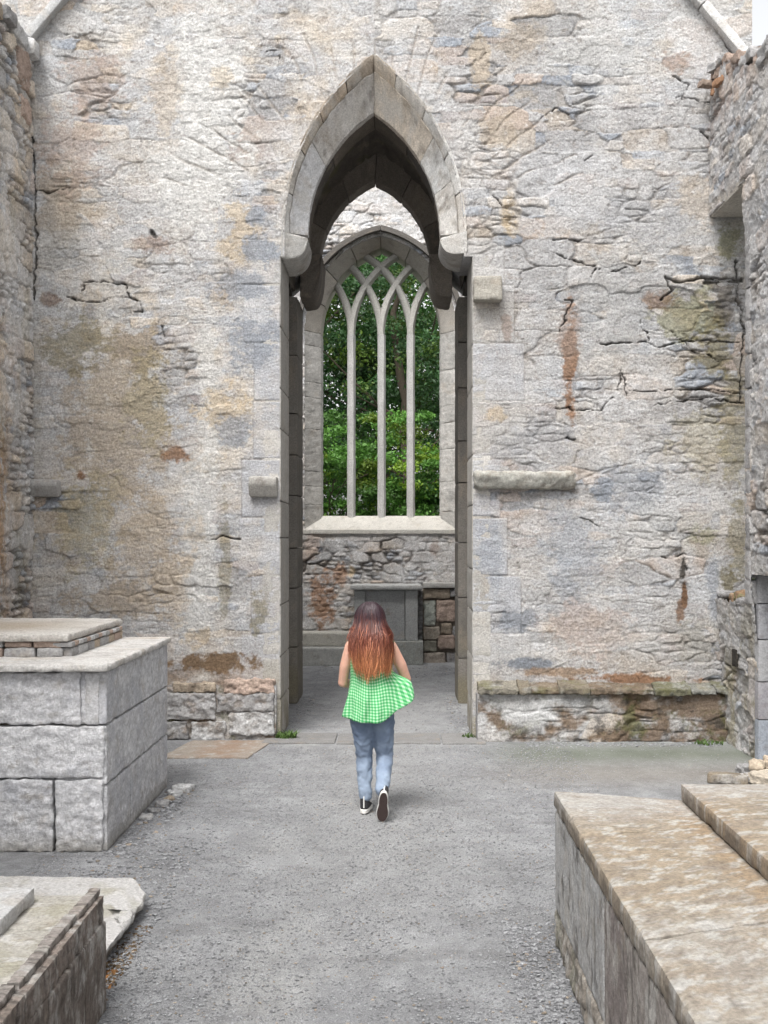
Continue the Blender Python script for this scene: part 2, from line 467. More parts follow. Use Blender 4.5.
# ------------------------------------------------------------------ tower wall with the west arch
YW = 12.25
W = lambda p: px(p, YW)
H = lambda q: pz(q, YW)
def stain_list(u, v, col, items, sd):
    """patches of lichen, rust, lime and moss with ragged outlines (wall coordinates)"""
    P = CX + u * F / YW; Q = CY - (v - CH) * F / YW
    n1 = fbm(u * 3.5, v * 3.5, sd, 6, .7); n2 = fbm(u * 12, v * 17, sd + 4, 4, .7)
    for (cx, cy, rx, ry, cc, st) in items:
        m = np.exp(-(((P - cx) / rx) ** 2 + ((Q - cy) / ry) ** 2))
        m = sstep(.38, .74, m * (1 + .5 * n1) + (.75 * n1 + .5 * n2) * sstep(.03, .3, m)) * min(1, st * 1.08)
        col = mix(col, np.asarray(cc) * (.82 + .5 * np.clip(n2, -.6, .6))[..., None], m)
    return col
def crack_field(u, v, lines):
    P = CX + u * F / YW; Q = CY - (v - CH) * F / YW
    wob = fbm(u * 8, v * 8, u * 0 + 77, 3, .6)
    P = P + 5 * wob; Q = Q + 4 * fbm(u * 7, v * 7, u * 0 + 99, 3, .6)
    m = np.zeros(u.shape)
    for pts, w in lines:
        for (ax, ay), (bx, by) in zip(pts[:-1], pts[1:]):
            dx, dy = bx - ax, by - ay; L2 = dx * dx + dy * dy
            k = (P > min(ax, bx) - 12) & (P < max(ax, bx) + 12) & (Q > min(ay, by) - 12) & (Q < max(ay, by) + 12)
            if not k.any(): continue
            t = np.clip(((P[k] - ax) * dx + (Q[k] - ay) * dy) / L2, 0, 1)
            d = np.hypot(P[k] - ax - t * dx, Q[k] - ay - t * dy)
            m[k] = np.maximum(m[k], 1 - sstep(w * .2, w * .8, d + 1.3 * wob[k] + .5))
    return m
WHITE = np.array((.66, .65, .63)); OLIVE = np.array((.215, .185, .10)); BLU2 = np.array((.30, .325, .365))
FRONT_STAINS = [
    (210, 110, 45, 130, WHITE, .8), (190, 180, 55, 60, WHITE, .7), (195, 560, 24, 130, WHITE, .75), (210, 400, 14, 120, WHITE, .7), (120, 290, 30, 60, WHITE * .93, .4),
    (120, 430, 66, 125, TAN * .85, .65), (60, 200, 30, 50, TAN * .8, .6), (140, 350, 26, 30, TAN * .7, .7), (225, 290, 16, 26, TAN, .7), (120, 600, 60, 20, TAN * .8, .7), (500, 130, 22, 26, TAN * .9, .6), (520, 40, 30, 20, TAN * .8, .5), (720, 160, 14, 60, PINK, .5), (620, 300, 60, 60, (.42, .42, .42), .6), (540, 450, 50, 40, (.38, .38, .39), .6), (640, 220, 60, 30, (.40, .40, .41), .6), (700, 640, 30, 30, (.38, .36, .32), .6), (75, 345, 40, 35, OLIVE, .55), (150, 400, 30, 60, OLIVE * 1.5, .4), (90, 520, 40, 60, OLIVE * 1.6, .4),
    (240, 235, 26, 45, OCH * 1.05, .55), (225, 410, 30, 28, OCH * 1.1, .6), (175, 455, 14, 10, RUST * 1.2, .8), (150, 540, 50, 60, TAN, .55), (82, 477, 6, 9, RUST, .9),
    (170, 580, 25, 50, TAN, .6), (95, 80, 40, 30, PINK, .5), (70, 150, 35, 50, PINK * 1.1, .5), (165, 95, 18, 50, TAN, .5), (50, 300, 12, 8, RUST * .8, .6), (150, 245, 22, 12, RUST, .4),
    (218, 80, 14, 14, OCH, .4), (258, 215, 12, 12, BLU2, .8), (262, 250, 26, 18, BLU2, .8), (240, 285, 34, 22, BLU2, .7), (250, 345, 34, 30, BLU2, .7), (235, 430, 24, 22, BLU2, .7), (60, 250, 40, 26, (.42, .41, .39), .5),
    (225, 560, 7, 70, OLIVE, .45), (258, 612, 12, 22, OLIVE, .6), (215, 662, 60, 12, BROWN, .9), (200, 640, 20, 12, OCH, .6), (30, 420, 14, 200, (.4, .37, .32), .4),
    # right half
    (570, 360, 8, 60, RUST * 1.25, .85), (568, 330, 14, 30, PINK * .8, .6), (506, 330, 6, 24, PINK * .8, .6), (685, 590, 4, 22, RUST * .7, .95), (681, 612, 5, 12, RUST * .9, .8), (683, 570, 4, 20, DARK * 1.6, .9),
    (690, 315, 44, 32, MOSS * 1.3, .5), (660, 300, 20, 12, RUST * .9, .6), (728, 300, 16, 40, SOIL * 1.3, .7), (715, 350, 30, 30, OLIVE, .65), (733, 430, 18, 70, OLIVE * 1.3, .5), (738, 540, 12, 50, OLIVE * 1.2, .5), (700, 440, 36, 40, OLIVE * 1.5, .35),
    (730, 240, 14, 30, MOSS * 1.2, .6), (700, 535, 18, 12, MOSS * 1.3, .5), (728, 590, 14, 30, OLIVE * .8, .75),
    (605, 490, 14, 14, BLU2 * .9, .8), (630, 490, 40, 34, BLU2, .5), (520, 620, 22, 14, BLU2 * .85, .7), (530, 663, 36, 8, BLU2 * .8, .9), (570, 560, 34, 60, BLU2 * 1.1, .45), (713, 590, 8, 40, BLU2, .6), (490, 560, 16, 40, BLU2 * 1.1, .5),
    (510, 215, 10, 30, OCH, .7), (480, 60, 12, 40, TAN, .7), (675, 60, 16, 14, RUST * 1.2, .5), (700, 200, 24, 30, TAN, .45), (600, 60, 60, 50, WHITE * .92, .4), (560, 200, 60, 60, (.52, .52, .53), .5),
    (640, 680, 60, 8, RUST * 1.2, .9), (560, 672, 50, 5, BROWN * 1.4, .7), (590, 630, 60, 30, PINK * 1.15, .45), (640, 640, 40, 26, (.5, .48, .46), .4), (495, 415, 14, 10, OCH, .5), (660, 530, 50, 30, WHITE * .85, .4),
]
FRONT_CRACKS = [
    ([(82, 291), (84, 282), (105, 281), (126, 285)], 1.8), ([(66, 298), (84, 300), (100, 302), (120, 296), (140, 300)], 1.4), ([(126, 285), (128, 298), (140, 301), (141, 312), (126, 312)], 1.5),
    ([(150, 232), (156, 238)], 3), ([(162, 326), (166, 338)], 2.5), ([(38, 190), (50, 192), (70, 188)], 1.8), ([(30, 110), (33, 160), (36, 240), (33, 300)], 2.6), ([(265, 51), (281, 50)], 1.4), ([(279, 54), (280, 66)], 1.4),
    ([(552, 239), (576, 240), (590, 238)], 1.8), ([(555, 254), (580, 262), (594, 266)], 1.8), ([(594, 268), (592, 278)], 1.5), ([(565, 300), (572, 300), (560, 330)], 2.0), ([(666, 278), (680, 283), (700, 278), (742, 280)], 3.2),
    ([(706, 282), (738, 283)], 5.5), ([(666, 279), (672, 290), (660, 300)], 2.4), ([(600, 344), (640, 342), (660, 346), (700, 340), (738, 342)], 2.0), ([(640, 320), (650, 342)], 1.6), ([(672, 330), (690, 350), (720, 360)], 1.5),
    ([(736, 260), (738, 300), (744, 330), (740, 400)], 2.6), ([(630, 392), (700, 389), (745, 394)], 1.7), ([(553, 409), (600, 410), (612, 398)], 1.8), ([(618, 390), (622, 370), (626, 395)], 1.6), ([(655, 405), (700, 398), (742, 403)], 1.7),
    ([(598, 270), (615, 272), (640, 262)], 1.3), ([(672, 75), (690, 85), (682, 100)], 1.8), ([(540, 118), (555, 108), (570, 116)], 1.6), ([(585, 160), (592, 156)], 1.8), ([(676, 97), (715, 102)], 1.8), ([(718, 30), (726, 40), (734, 58)], 3.5),
    ([(553, 520), (585, 518), (600, 528)], 1.3), ([(662, 557), (684, 555), (686, 570)], 1.9), ([(486, 194), (490, 190), (500, 205)], 1.3), 
     ([(565, 437), (575, 440)], 1.6), 
    ([(212, 540), (222, 536), (240, 540)], 2.2), ([(700, 130), (716, 150), (714, 212)], 1.8),
]
FC = (W(281) + W(473)) / 2                      # centre of the archway
WEST = dict(xc=px(374, YW), a=.985, zs=H(233), rise=7.30 - H(233))
def front_fn(u, v):
    P = CX + u * F / YW; Q = CY - (v - CH) * F / YW
    right = P > 470
    h1, c1 = rough_masonry(u, v, 1.0, an=.1, openness=.07, plaster=.71, warm=.9, sw=.46, sh=.22, relief=.85)
    h2, c2 = rough_masonry(u, v, 2.3, an=.7, openness=.24, plaster=.57, warm=.34, sw=.52, sh=.24, relief=.92)
    k = sstep(372, 376, P)
    h = h1 * (1 - k) + h2 * k; col = c1 * (1 - k[..., None]) + c2 * k[..., None]
    # dressed quoin stones bordering the opening
    dl = np.abs(u - FC) - (W(473) - FC)
    qh = .62; row = np.floor(v / qh + .2); wq = .28 + .34 * RND[(row.astype(int) * 7 + (u > FC) * 31) & 255]
    inq = (dl < wq) & (v < H(240)) & (v > .55)
    je = np.minimum(np.abs(dl - wq), np.abs((v / qh + .2) - row) * qh)
    je = np.minimum(je, np.abs((v / qh + .2) - row - 1) * qh)
    qj = 1 - sstep(.004, .014, je)
    hq = .012 + .004 * fbm(u * 12, v * 20, u * 0 + 3, 4, .6) - .018 * qj
    qc = np.where(RND[(row.astype(int) * 13 + 5 + (u > FC) * 17) & 255][..., None] > .5, np.array((.40, .41, .44)), np.array((.43, .42, .41)))
    qc = qc * (1 + .25 * fbm(u * 6, v * 8, u * 0 + 8, 5, .65))[..., None]; qc = mix(qc, LIME, sstep(.0, .4, fbm(u * 2.2, v * 2.2, u * 0 + 60, 4, .6)) * .7); qc = mix(qc, SOIL * 2.2, qj * .6)
    b = inq * (.30 + .45 * sstep(-.25, .3, fbm(u * 2.3, v * 2.3, u * 0 + 71, 4, .6))); h = h * (1 - b) + hq * b; col = col * (1 - b[..., None]) + qc * b[..., None]
    col = stain_list(u, v, col, FRONT_STAINS, u * 0 + 200)
    # damp brown strip low on the wall
    low = np.exp(-((v - .62) / .12) ** 2) * (.35 + .65 * (right == False)); col = mix(col, BROWN * 1.2, low * sstep(-.2, .4, fbm(u * 3, v * 5, u * 0 + 33, 4)) * .8)
    cr = crack_field(u, v, FRONT_CRACKS)
    h = h - .045 * cr; col = mix(col, DARK * 1.3, cr * .92)
    # bulge of ragged broken stones by the upper right corner and down the left corner
    rg = np.exp(-((P - 722) / 30) ** 2 - ((Q - 300) / 40) ** 2); h = h + rg * (.05 * fbm(u * 6, v * 14, u * 0 + 12, 3, .6) - .02)
    # voussoir joints of the relieving arch that fans over the opening
    cxx, czz = WEST['xc'], WEST['zs'] - .1
    rr = np.hypot(u - cxx, v - czz); an = np.arctan2(v - czz, u - cxx)
    fan = (v > czz + .6) & (rr > 1.55) & (rr < 2.35)
    aa = an * 9.5 + .5 * perlin(u * 2, v * 2, u * 0 + 6); fj = np.abs(aa - np.round(aa)) * rr / 9.5
    fj = (1 - sstep(.006, .02, fj)) * fan * sstep(-.3, .2, fbm(u * 2, v * 2, u * 0 + 9, 2))
    h = h - .010 * fj; col = mix(col, SOIL * 3, fj * .35)
    return h, col

tower = thing('tower_wall', 'tall weathered limestone wall with a tall pointed archway in its middle', 'wall', (FC, YW, 0))
TOPZ = 8.7
g = G()
hole = arch_inside(WEST['xc'], WEST['a'] - .03, WEST['zs'], WEST['rise'] - .03)
jl, jr = W(281) - .012, W(472) + .012
def front_hole(u, v):
    return np.where(v < H(256), (u > jl) & (u < jr), hole(u, v) & (u > jl) & (u < jr))
wall_patch(g, (0, YW, 0), (1, 0, 0), (0, -1, 0), -5.2, W(752), 0.0, TOPZ, .0105, front_fn, hole=front_hole)
ol = [(-5.2, 0), (jl - .1, 0), (jl - .1, WEST['zs'] - .25), (WEST['xc'] - WEST['a'] + .03, WEST['zs'] - .25)] + arch_outline(WEST['xc'], WEST['a'] - .03, WEST['zs'], WEST['rise'] - .03) + [(WEST['xc'] + WEST['a'] - .03, WEST['zs'] - .25), (jr + .1, WEST['zs'] - .25), (jr + .1, 0), (W(752) - .002, 0), (W(752) - .002, TOPZ - .002), (-5.2, TOPZ - .002)]
prism_y(g, ol, YW + .07, 13.15, GREY)
stone(g, (W(752) - .2, YW + .50, TOPZ / 2), (.39, .9, TOPZ - .02), GREY * 1.1, res=.06, r=.02, amp=.02, sd=3)
g.build('masonry', M_RUBBLE, tower)

# jamb stones lining the opening
def jambs(name, xl, xr, y0, y1, top, col, parent, sd, res=.03, amp=.006):
    rnd = random.Random(int(sd * 7))
    for sgn, xx in ((-1, xl), (1, xr)):
        g = G(); z = 0
        while z < top - .05:
            hh = rnd.uniform(.38, .78)
            if top - z - hh < .3: hh = top - z
            def st(V, cc):
                low = sstep(1.2, .1, V[:, 2]) * sstep(-.3, .3, fbm(V[:, 1] * 6, V[:, 2] * 3, V[:, 0], 3)); cc = mix(cc, OLIVE * .9, low * .55)
                yv = sstep(.1, .5, fbm(V[:, 0] * 6, V[:, 1] * 9, V[:, 2] * 1.2 + sd, 4)); return mix(cc, TAN * .95, yv * .35)
            stone(g, (xx + sgn * .1, (y0 + y1) / 2 + rnd.uniform(-.004, .004), z + hh / 2), (.2, y1 - y0, hh - .006), np.array(col) * rnd.uniform(.85, 1.12), res=res, r=.014, amp=amp, sd=sd + z, stain=st)
            z += hh
        g.build(name, M_ASHLAR, parent)
jambs('door_jamb', W(281), W(472), YW - .006, 13.15, H(257) + .02, (.46, .445, .42), tower, 4)

# arch mouldings
outerW = arch_curve(**WEST)
innerW = arch_curve(px(374, 12.6), .723, pz(233, 12.6) - .03, 6.796 - pz(233, 12.6) + .03)
midx = lambda s, t: (outerW(s)[0] * (1 - t) + innerW(s)[0] * t, outerW(s)[1] * (1 - t) + innerW(s)[1] * t)
mv = [(.47, .44, .40), (.38, .39, .41), (.45, .40, .33), (.50, .47, .42), (.36, .37, .40), (.48, .42, .33)]
def arch_stain(V, cc):
    x, y, z = V[:, 0], V[:, 1], V[:, 2]
    k = float(cc.mean() * 97)
    cc = cc * (1 + .45 * fbm(x * 18, y * 18, z * 18, 4, .75))[:, None]
    n = fbm(x * 3 + k, y * 3, z * 3, 6, .7); cc = mix(cc, (.30, .25, .20), sstep(-.05, .35, n) * .6)
    n = fbm(x * 4 + k, y * 4, z * 4 + 30, 6, .7); cc = mix(cc, (.52, .50, .47), sstep(.0, .3, n) * .65)
    n = fbm(x * 5, y * 5 + k, z * 5 + 60, 5, .7); return mix(cc, (.15, .13, .115), sstep(.15, .42, n) * .6)
g = G()
voussoirs(g, outerW, innerW, lambda t: YW - .022 + .13 * np.clip(t / .3, 0, 1.2) ** 1.4, 13.1, [0, .2, .42, .62, .82, 1, 1.14, 1.36, 1.6, 1.8, 2], [(.60, .59, .57), (.57, .54, .50), (.52, .45, .37), (.52, .43, .34), (.48, .41, .34), (.54, .47, .39), (.60, .57, .53), (.60, .59, .57)], sd=5, t_rng=(0, .32), res=.018, r=.012, amp=.016, stain=arch_stain)
g.build('hood_mould', M_ASHLAR, tower)
g = G()
voussoirs(g, outerW, innerW, lambda t: YW + .055 + .28 * np.clip((t - .3) / .7, 0, 1) ** .8, 12.70, [0, .5, 1, 1.47, 1.72, 2], [(.60, .60, .61), (.52, .50, .48), (.56, .50, .43), (.60, .60, .59), (.64, .62, .59)], sd=6, t_rng=(.32, 1), res=.018, r=.008, amp=.014, gap=.003, stain=arch_stain)
g.build('arch_ring', M_ASHLAR, tower)
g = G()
voussoirs(g, outerW, arch_curve(px(374, 12.6), .74, pz(233, 12.6) - .03, 6.81 - pz(233, 12.6) + .03), lambda t: 12.705 + 0 * t, 13.15, [0, .3, .6, 1, 1.3, 1.7, 2], [(.16, .14, .12), (.12, .11, .10), (.19, .165, .14)], sd=6.5, t_rng=(.4, 1), res=.03, r=.008, amp=.014)  # dark lichened stone; the underside's shade is put into its colour too
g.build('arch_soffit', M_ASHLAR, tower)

def corbel(xo, xi, z0, z1, y0, y1, col, parent, sd, amp=.006, splay=0.0, pw=2.4):
    """stone block whose underside rounds up to the inner edge"""
    g = G(); w = abs(xi - xo); sg = 1 if xi > xo else -1; hh = z1 - z0
    def fmap(V):
        q = np.clip(V[:, 0] / w, 0, 1); lift = hh * .92 * (1 - np.sqrt(np.clip(1 - q ** pw, 0, 1)))
        zz = z0 + lift + (V[:, 2] / hh) * (hh - lift)
        return np.stack([xo + sg * V[:, 0], y0 + V[:, 1] + splay * q * (1 - V[:, 1] / (y1 - y0)), zz], 1)
    stone(g, (w / 2, (y1 - y0) / 2, hh / 2), (w, y1 - y0, hh), col, res=.018, r=.012, amp=amp * 2, sd=sd, fmap=fmap, stain=arch_stain if col[0] > .3 else None, chip=1.5)
    return g.build('corbel', M_ASHLAR, parent)
corbel(W(281), px(308, 12.6), H(258), H(233) + .02, YW - .03, 13.15, (.50, .49, .47), tower, 7, splay=.3)
corbel(px(467, YW), px(440, 12.6), H(253), H(233) + .02, YW - .03, 13.15, (.52, .51, .49), tower, 8, splay=.3)

def block_part(name, x0, x1, z0, z1, y0, y1, col, parent, sd, r=.02, amp=.01, mat=None, fmap=None, stain=None, res=.02):
    g = G()
    stone(g, ((x0 + x1) / 2, (y0 + y1) / 2, (z0 + z1) / 2), (x1 - x0, y1 - y0, z1 - z0), col, res=res, r=r, amp=amp, sd=sd, fmap=fmap, stain=stain)
    return g.build(name, mat or M_ASHLAR, parent)
def under_taper(za, zb, y0, k=.6):
    """chamfer the underside: depth shrinks towards the bottom"""
    def f(V):
        t = np.clip((V[:, 2] - za) / (zb - za), 0, 1); V = V.copy()
        V[:, 1] = np.where(V[:, 1] < YW, YW - (YW - V[:, 1]) * (1 - k * (1 - np.minimum(t * 1.6, 1))), V[:, 1]); return V
    return f
lab = block_part('wall_bracket', W(250), W(278), H(497), H(477), YW - .15, YW + .1, (.40, .385, .36), tower, 9, fmap=under_taper(H(497), H(477), YW, .5))
lab['label'] = 'short grey bracket stone left of the archway'
lab = block_part('wall_bracket', W(30), W(61), H(497), H(480), YW - .15, YW + .1, (.38, .37, .36), tower, 10, fmap=under_taper(H(497), H(480), YW, .5))
lab['label'] = 'short grey bracket stone in the left corner'
lab = block_part('wall_bracket', W(473), W(501), H(303), H(279), YW - .17, YW + .1, (.36, .34, .30), tower, 11)
lab['label'] = 'square bracket stone high beside the arch springing'
block_part('string_course', W(474), W(574), H(489), H(472), YW - .14, YW + .1, (.40, .395, .36), tower, 12, r=.03, amp=.045, stain=arch_stain, fmap=under_taper(H(489), H(472), YW, .4))

# sloping weathering courses of the lost nave roof
def slope_course(xa, za, xb, zb, wid, sd, col):
    g = G(); L = math.hypot(xb - xa, zb - za); a = math.atan2(zb - za, xb - xa)
    n = max(1, int(L / .55)); 
    for i in range(n):
        l0, l1 = L * i / n, L * (i + 1) / n
        def fmap(V, l0=l0):
            s = V[:, 0] + l0; t = V[:, 2]
            return np.stack([xa + s * math.cos(a) - t * math.sin(a), YW - .12 + V[:, 1], za + s * math.sin(a) + t * math.cos(a)], 1)
        stone(g, ((l1 - l0) / 2, .11, 0), (l1 - l0 - .006, .22, wid), np.array(col) * (1 + .05 * (i % 2)), res=.025, r=.02, amp=.012, sd=sd + i, fmap=fmap)
    return g.build('roof_crease', M_ASHLAR, tower)
slope_course(W(652), H(-52), W(751), H(66), .10, 13, (.60, .59, .58))
slope_course(W(30), H(40), W(110), H(-55), .10, 14, (.44, .44, .44))

# stone bench/plinth on the right, broken plinth on the left
def bench_fn(sd, P0):
    def fn(u, v):
        h, c = rough_masonry(u, v, sd, openness=.3, plaster=.6, warm=.4, sw=.72, sh=.27, relief=.8)
        n = fbm(u * 2.6, v * 3.4, u * 0 + 7, 5, .65)
        c = mix(c, BROWN * .8, sstep(-.02, .28, n + .25 * sstep(1.6, 2.8, u) * (u > 0)) * .85)
        c = mix(c, MOSS * .6, sstep(.02, .25, fbm(u * 3.1, v * 3, u * 0 + 17, 6, .7)) * .85)
        c = mix(c, DARK * 1.3, sstep(.05, .3, fbm(u * 5, v * 6, u * 0 + 27, 5, .7)) * .8)
        c = mix(c, (.60, .60, .60), np.clip(np.exp(-((u - P0 - 1.05) / .42) ** 2 - ((v - .34) / .16) ** 2) + .8 * np.exp(-((u - P0 - .55) / .5) ** 2 - ((v - .3) / .2) ** 2), 0, 1) * sstep(.35, -.1, n) * .85)
        return h, c
    return fn
bench_x0, bench_x1 = px(478, 12.03), px(733, 12.03)
g = G()
wall_patch(g, (0, 12.05, 0), (1, 0, 0), (0, -1, 0), bench_x0, bench_x1, -.02, .5, .01, bench_fn(31.0, .55))
def btop(V):  # sloping top of thin flags
    V = V.copy(); V[:, 2] = V[:, 2] + np.clip((V[:, 1] - 12.0) / .3, 0, 1) * .06; return V
def damp(V, cc):
    x, y, z = V[:, 0], V[:, 1], V[:, 2]
    n = fbm(x * 4, y * 4, z * 4, 6, .7); cc = mix(cc, (.36, .35, .33), sstep(-.05, .3, n) * .6); cc = cc * np.array((.96, 1., 1.))
    n = fbm(x * 6 + 9, y * 6, z * 6, 6, .7); cc = mix(cc, DARK * 1.5, sstep(.0, .35, n) * .75)
    n = fbm(x * 3 + 19, y * 5, z * 6, 5, .7); return mix(cc, MOSS * .8, sstep(.05, .35, n) * .6)
rnd = random.Random(5); xx = bench_x0
while xx < bench_x1 - .05:
    w = min(rnd.uniform(.12, .6), bench_x1 - xx)
    stone(g, (xx + w / 2, 12.16 + rnd.uniform(-.02, .02), .535 + rnd.uniform(-.012, .012)), (w - .004, .36 + rnd.uniform(-.03, .04), rnd.uniform(.04, .075)), ((.20, .165, .125), (.17, .125, .09), (.22, .21, .19), (.15, .14, .09), (.26, .23, .19))[rnd.randrange(5)], res=.012, r=.012, amp=.035, freq=13, sd=xx * 3 + 20, fmap=btop, stain=damp)
    xx += w
stone(g, (bench_x0 + .12, 12.16, .25), (.25, .2, .5), GREY, res=.03, r=.02, amp=.02, sd=41)
prism_y(g, [(bench_x0 + .01, 0), (bench_x1, 0), (bench_x1, .5), (bench_x0 + .01, .5)], 12.10, 12.4, BROWN)
stone(g, (bench_x0 + .005, 12.16, .25), (.03, .22, .5), GREY * .9, res=.02, r=.01, amp=.012, sd=42)
b = g.build('wall_plinth', M_RUBBLE, tower); b['label'] = 'mossy brown rubble plinth with a flagged ledge, right of the archway'
def pstain(V, cc):
    x, y, z = V[:, 0], V[:, 1], V[:, 2]
    n = fbm(x * 4, y * 4, z * 6, 6, .7); cc = mix(cc, (.24, .19, .15), sstep(.0, .35, n) * .75)
    n = fbm(x * 7, y * 7, z * 9 + 9, 6, .7); return mix(cc, DARK * 1.5, sstep(.08, .4, n) * .6)
g = G()
lx0, lx1 = -3.9, W(277)
wall_patch(g, (0, YW - .07, 0), (1, 0, 0), (0, -1, 0), lx0, lx1, -.02, .58, .0105, bench_fn(33.0, -1.9))
prism_y(g, [(lx0, 0), (lx1, 0), (lx1, .57), (lx0, .57)], YW - .03, YW + .07, GREY * .8)
for (a, b_, z0, z1, cc) in ((-3.0, -2.62, .0, .2, PALE * .95), (-2.58, -1.95, .22, .5, GREY * 1.15), (-1.93, -1.34, .30, .5, GREY * 1.05), (-1.8, -1.33, .06, .3, PALE), (-2.5, -2.25, .02, .2, GREY), (-2.2, -1.85, .0, .2, PALE), (-1.86, -1.33, .5, .64, PINK * 1.3), (-3.2, -2.62, .22, .5, BLU2), (-2.4, -1.95, .51, .6, TAN * .8)):
    stone(g, ((a + b_) / 2, YW - .03, (z0 + z1) / 2), (b_ - a, .16, z1 - z0), cc, res=.012, r=.012, amp=.05, sd=a * 3 + 60, freq=9, stain=pstain)
b = g.build('wall_plinth', M_RUBBLE, tower); b['label'] = 'broken grey rubble plinth left of the archway'

# ------------------------------------------------------------------ crossing: vault, side walls, east arch wall
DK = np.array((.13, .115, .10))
cross = thing('crossing_vault', 'dark pointed stone vault in the passage behind the tall arch', 'vault', (FC, 14, 0))
VX = -.29
vault = arch_curve(VX, 1.06, 5.3, 1.80)
g = G()
ns, nyv = 160, 60
s, yv = np.meshgrid(np.linspace(0, 2, ns), np.linspace(13.1, 14.84, nyv))
xv, zv = vault(s)
U_ = s * 1.9
hv = .018 * fbm(U_ * 5, yv * 2, s * 0 + 3, 4, .6) + .016 * ridged(U_ * 9, yv * 1.2, s * 0 + 5, 2)
jn = np.abs(U_ * 4 - np.round(U_ * 4)); hv = hv + .025 * (1 - sstep(.02, .09, jn))
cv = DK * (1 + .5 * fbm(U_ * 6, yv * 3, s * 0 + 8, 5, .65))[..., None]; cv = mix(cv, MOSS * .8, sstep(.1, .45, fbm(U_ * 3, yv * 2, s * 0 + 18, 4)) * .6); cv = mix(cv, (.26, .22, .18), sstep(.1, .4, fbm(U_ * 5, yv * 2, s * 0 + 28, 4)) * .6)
nrm_x, nrm_z = VX - xv, 5.0 - zv; ln = np.hypot(nrm_x, nrm_z)
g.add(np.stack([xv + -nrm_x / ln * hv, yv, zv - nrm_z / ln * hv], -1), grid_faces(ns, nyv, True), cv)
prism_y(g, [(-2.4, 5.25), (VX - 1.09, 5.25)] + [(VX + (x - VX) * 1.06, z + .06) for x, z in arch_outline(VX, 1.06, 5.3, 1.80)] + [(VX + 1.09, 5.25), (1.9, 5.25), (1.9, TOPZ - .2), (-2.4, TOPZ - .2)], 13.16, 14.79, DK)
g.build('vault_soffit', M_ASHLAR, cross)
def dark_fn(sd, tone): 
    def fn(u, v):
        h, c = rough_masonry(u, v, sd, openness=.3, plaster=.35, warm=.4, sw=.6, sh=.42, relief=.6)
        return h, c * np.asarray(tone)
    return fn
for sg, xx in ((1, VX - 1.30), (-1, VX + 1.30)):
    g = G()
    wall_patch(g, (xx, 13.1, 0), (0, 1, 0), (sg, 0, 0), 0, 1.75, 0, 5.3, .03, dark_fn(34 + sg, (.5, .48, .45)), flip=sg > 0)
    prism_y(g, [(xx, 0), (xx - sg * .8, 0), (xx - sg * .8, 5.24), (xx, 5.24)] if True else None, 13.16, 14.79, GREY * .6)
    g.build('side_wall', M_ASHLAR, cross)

east_arch = thing('arch_wall', 'shadowed inner archway wall seen through the tall arch', 'wall', (VX, 14.8, 0))
YI, YJ = 14.8, 15.65
IN = arch_curve(px(375.5, 15.3), .725, pz(270, 15.3), pz(187, 15.3) - pz(270, 15.3))
OUT = arch_curve(VX, 1.0, pz(270, YI), 1.62)
g = G()
il, ir = -1.32, .745
ol = [(-5, 0), (il - .15, 0), (il - .15, 5.4)] + arch_outline(VX, .97, pz(270, YI), 1.58) + [(ir + .15, 5.4), (ir + .15, 0), (4.5, 0), (4.5, TOPZ - .01), (-5, TOPZ - .01)]
prism_y(g, ol, YI + .03, YJ - .01, GREY)
g.build('masonry', M_RUBBLE, east_arch)
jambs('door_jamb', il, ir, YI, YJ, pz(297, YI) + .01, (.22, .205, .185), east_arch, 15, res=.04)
g = G()
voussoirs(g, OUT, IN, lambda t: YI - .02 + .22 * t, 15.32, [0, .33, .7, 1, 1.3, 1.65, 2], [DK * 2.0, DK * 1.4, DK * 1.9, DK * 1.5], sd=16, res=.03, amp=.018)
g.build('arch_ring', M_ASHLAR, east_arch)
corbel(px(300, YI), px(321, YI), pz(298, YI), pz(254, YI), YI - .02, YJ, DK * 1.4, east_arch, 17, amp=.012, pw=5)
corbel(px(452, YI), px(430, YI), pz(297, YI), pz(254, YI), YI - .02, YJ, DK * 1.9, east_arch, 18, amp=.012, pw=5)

# ------------------------------------------------------------------ east wall with traceried window
YE, YT, YB = 20.0, 20.5, 20.95
XE = px(381, YT)
aT = 59.5 * YT / F; zsT = pz(335, YT); riseT = pz(249, YT) - zsT; sillT = pz(517, YT)
aE = 78 * YE / F; zsE = pz(330, YE); riseE = pz(233, YE) - zsE; sillE = pz(532, YE)
east = thing('east_wall', 'pale rubble wall far beyond the arches holding a tall pointed window', 'wall', (XE, YE, 0))
def east_fn(u, v):
    h, c = rough_masonry(u, v, 41.0, an=.5, openness=.45, plaster=.6, warm=.3, sw=.36, sh=.19, relief=1.25)
    Q = CY - (v - CH) * F / YE; P = CX + u * F / YE
    n = fbm(u * 2.5, v * 2.5, u * 0 + 4, 5, .65); n9 = fbm(u * 9, v * 11, u * 0 + 14, 5, .7)
    for (cx, cy, rx, ry, cc, st) in ((322, 600, 14, 34, RUST * 1.2, .95), (340, 575, 8, 14, RUST * 1.4, .8), (435, 545, 6, 12, PINK * .7, .7), (352, 572, 4, 6, OCH, .9), (312, 545, 8, 20, PINK, .6), (445, 600, 12, 16, PINK, .6)):
        e_ = np.exp(-(((P - cx) / rx) ** 2 + ((Q - cy) / ry) ** 2)); m = sstep(.3, .8, e_ * (1 + .4 * n) + (.5 * n + .9 * n9) * sstep(.02, .3, e_)) * st * .9; c = mix(c, cc, m)
    return h, c * 1.22
g = G()
inE = arch_inside(XE, aE - .04, zsE, riseE - .04)
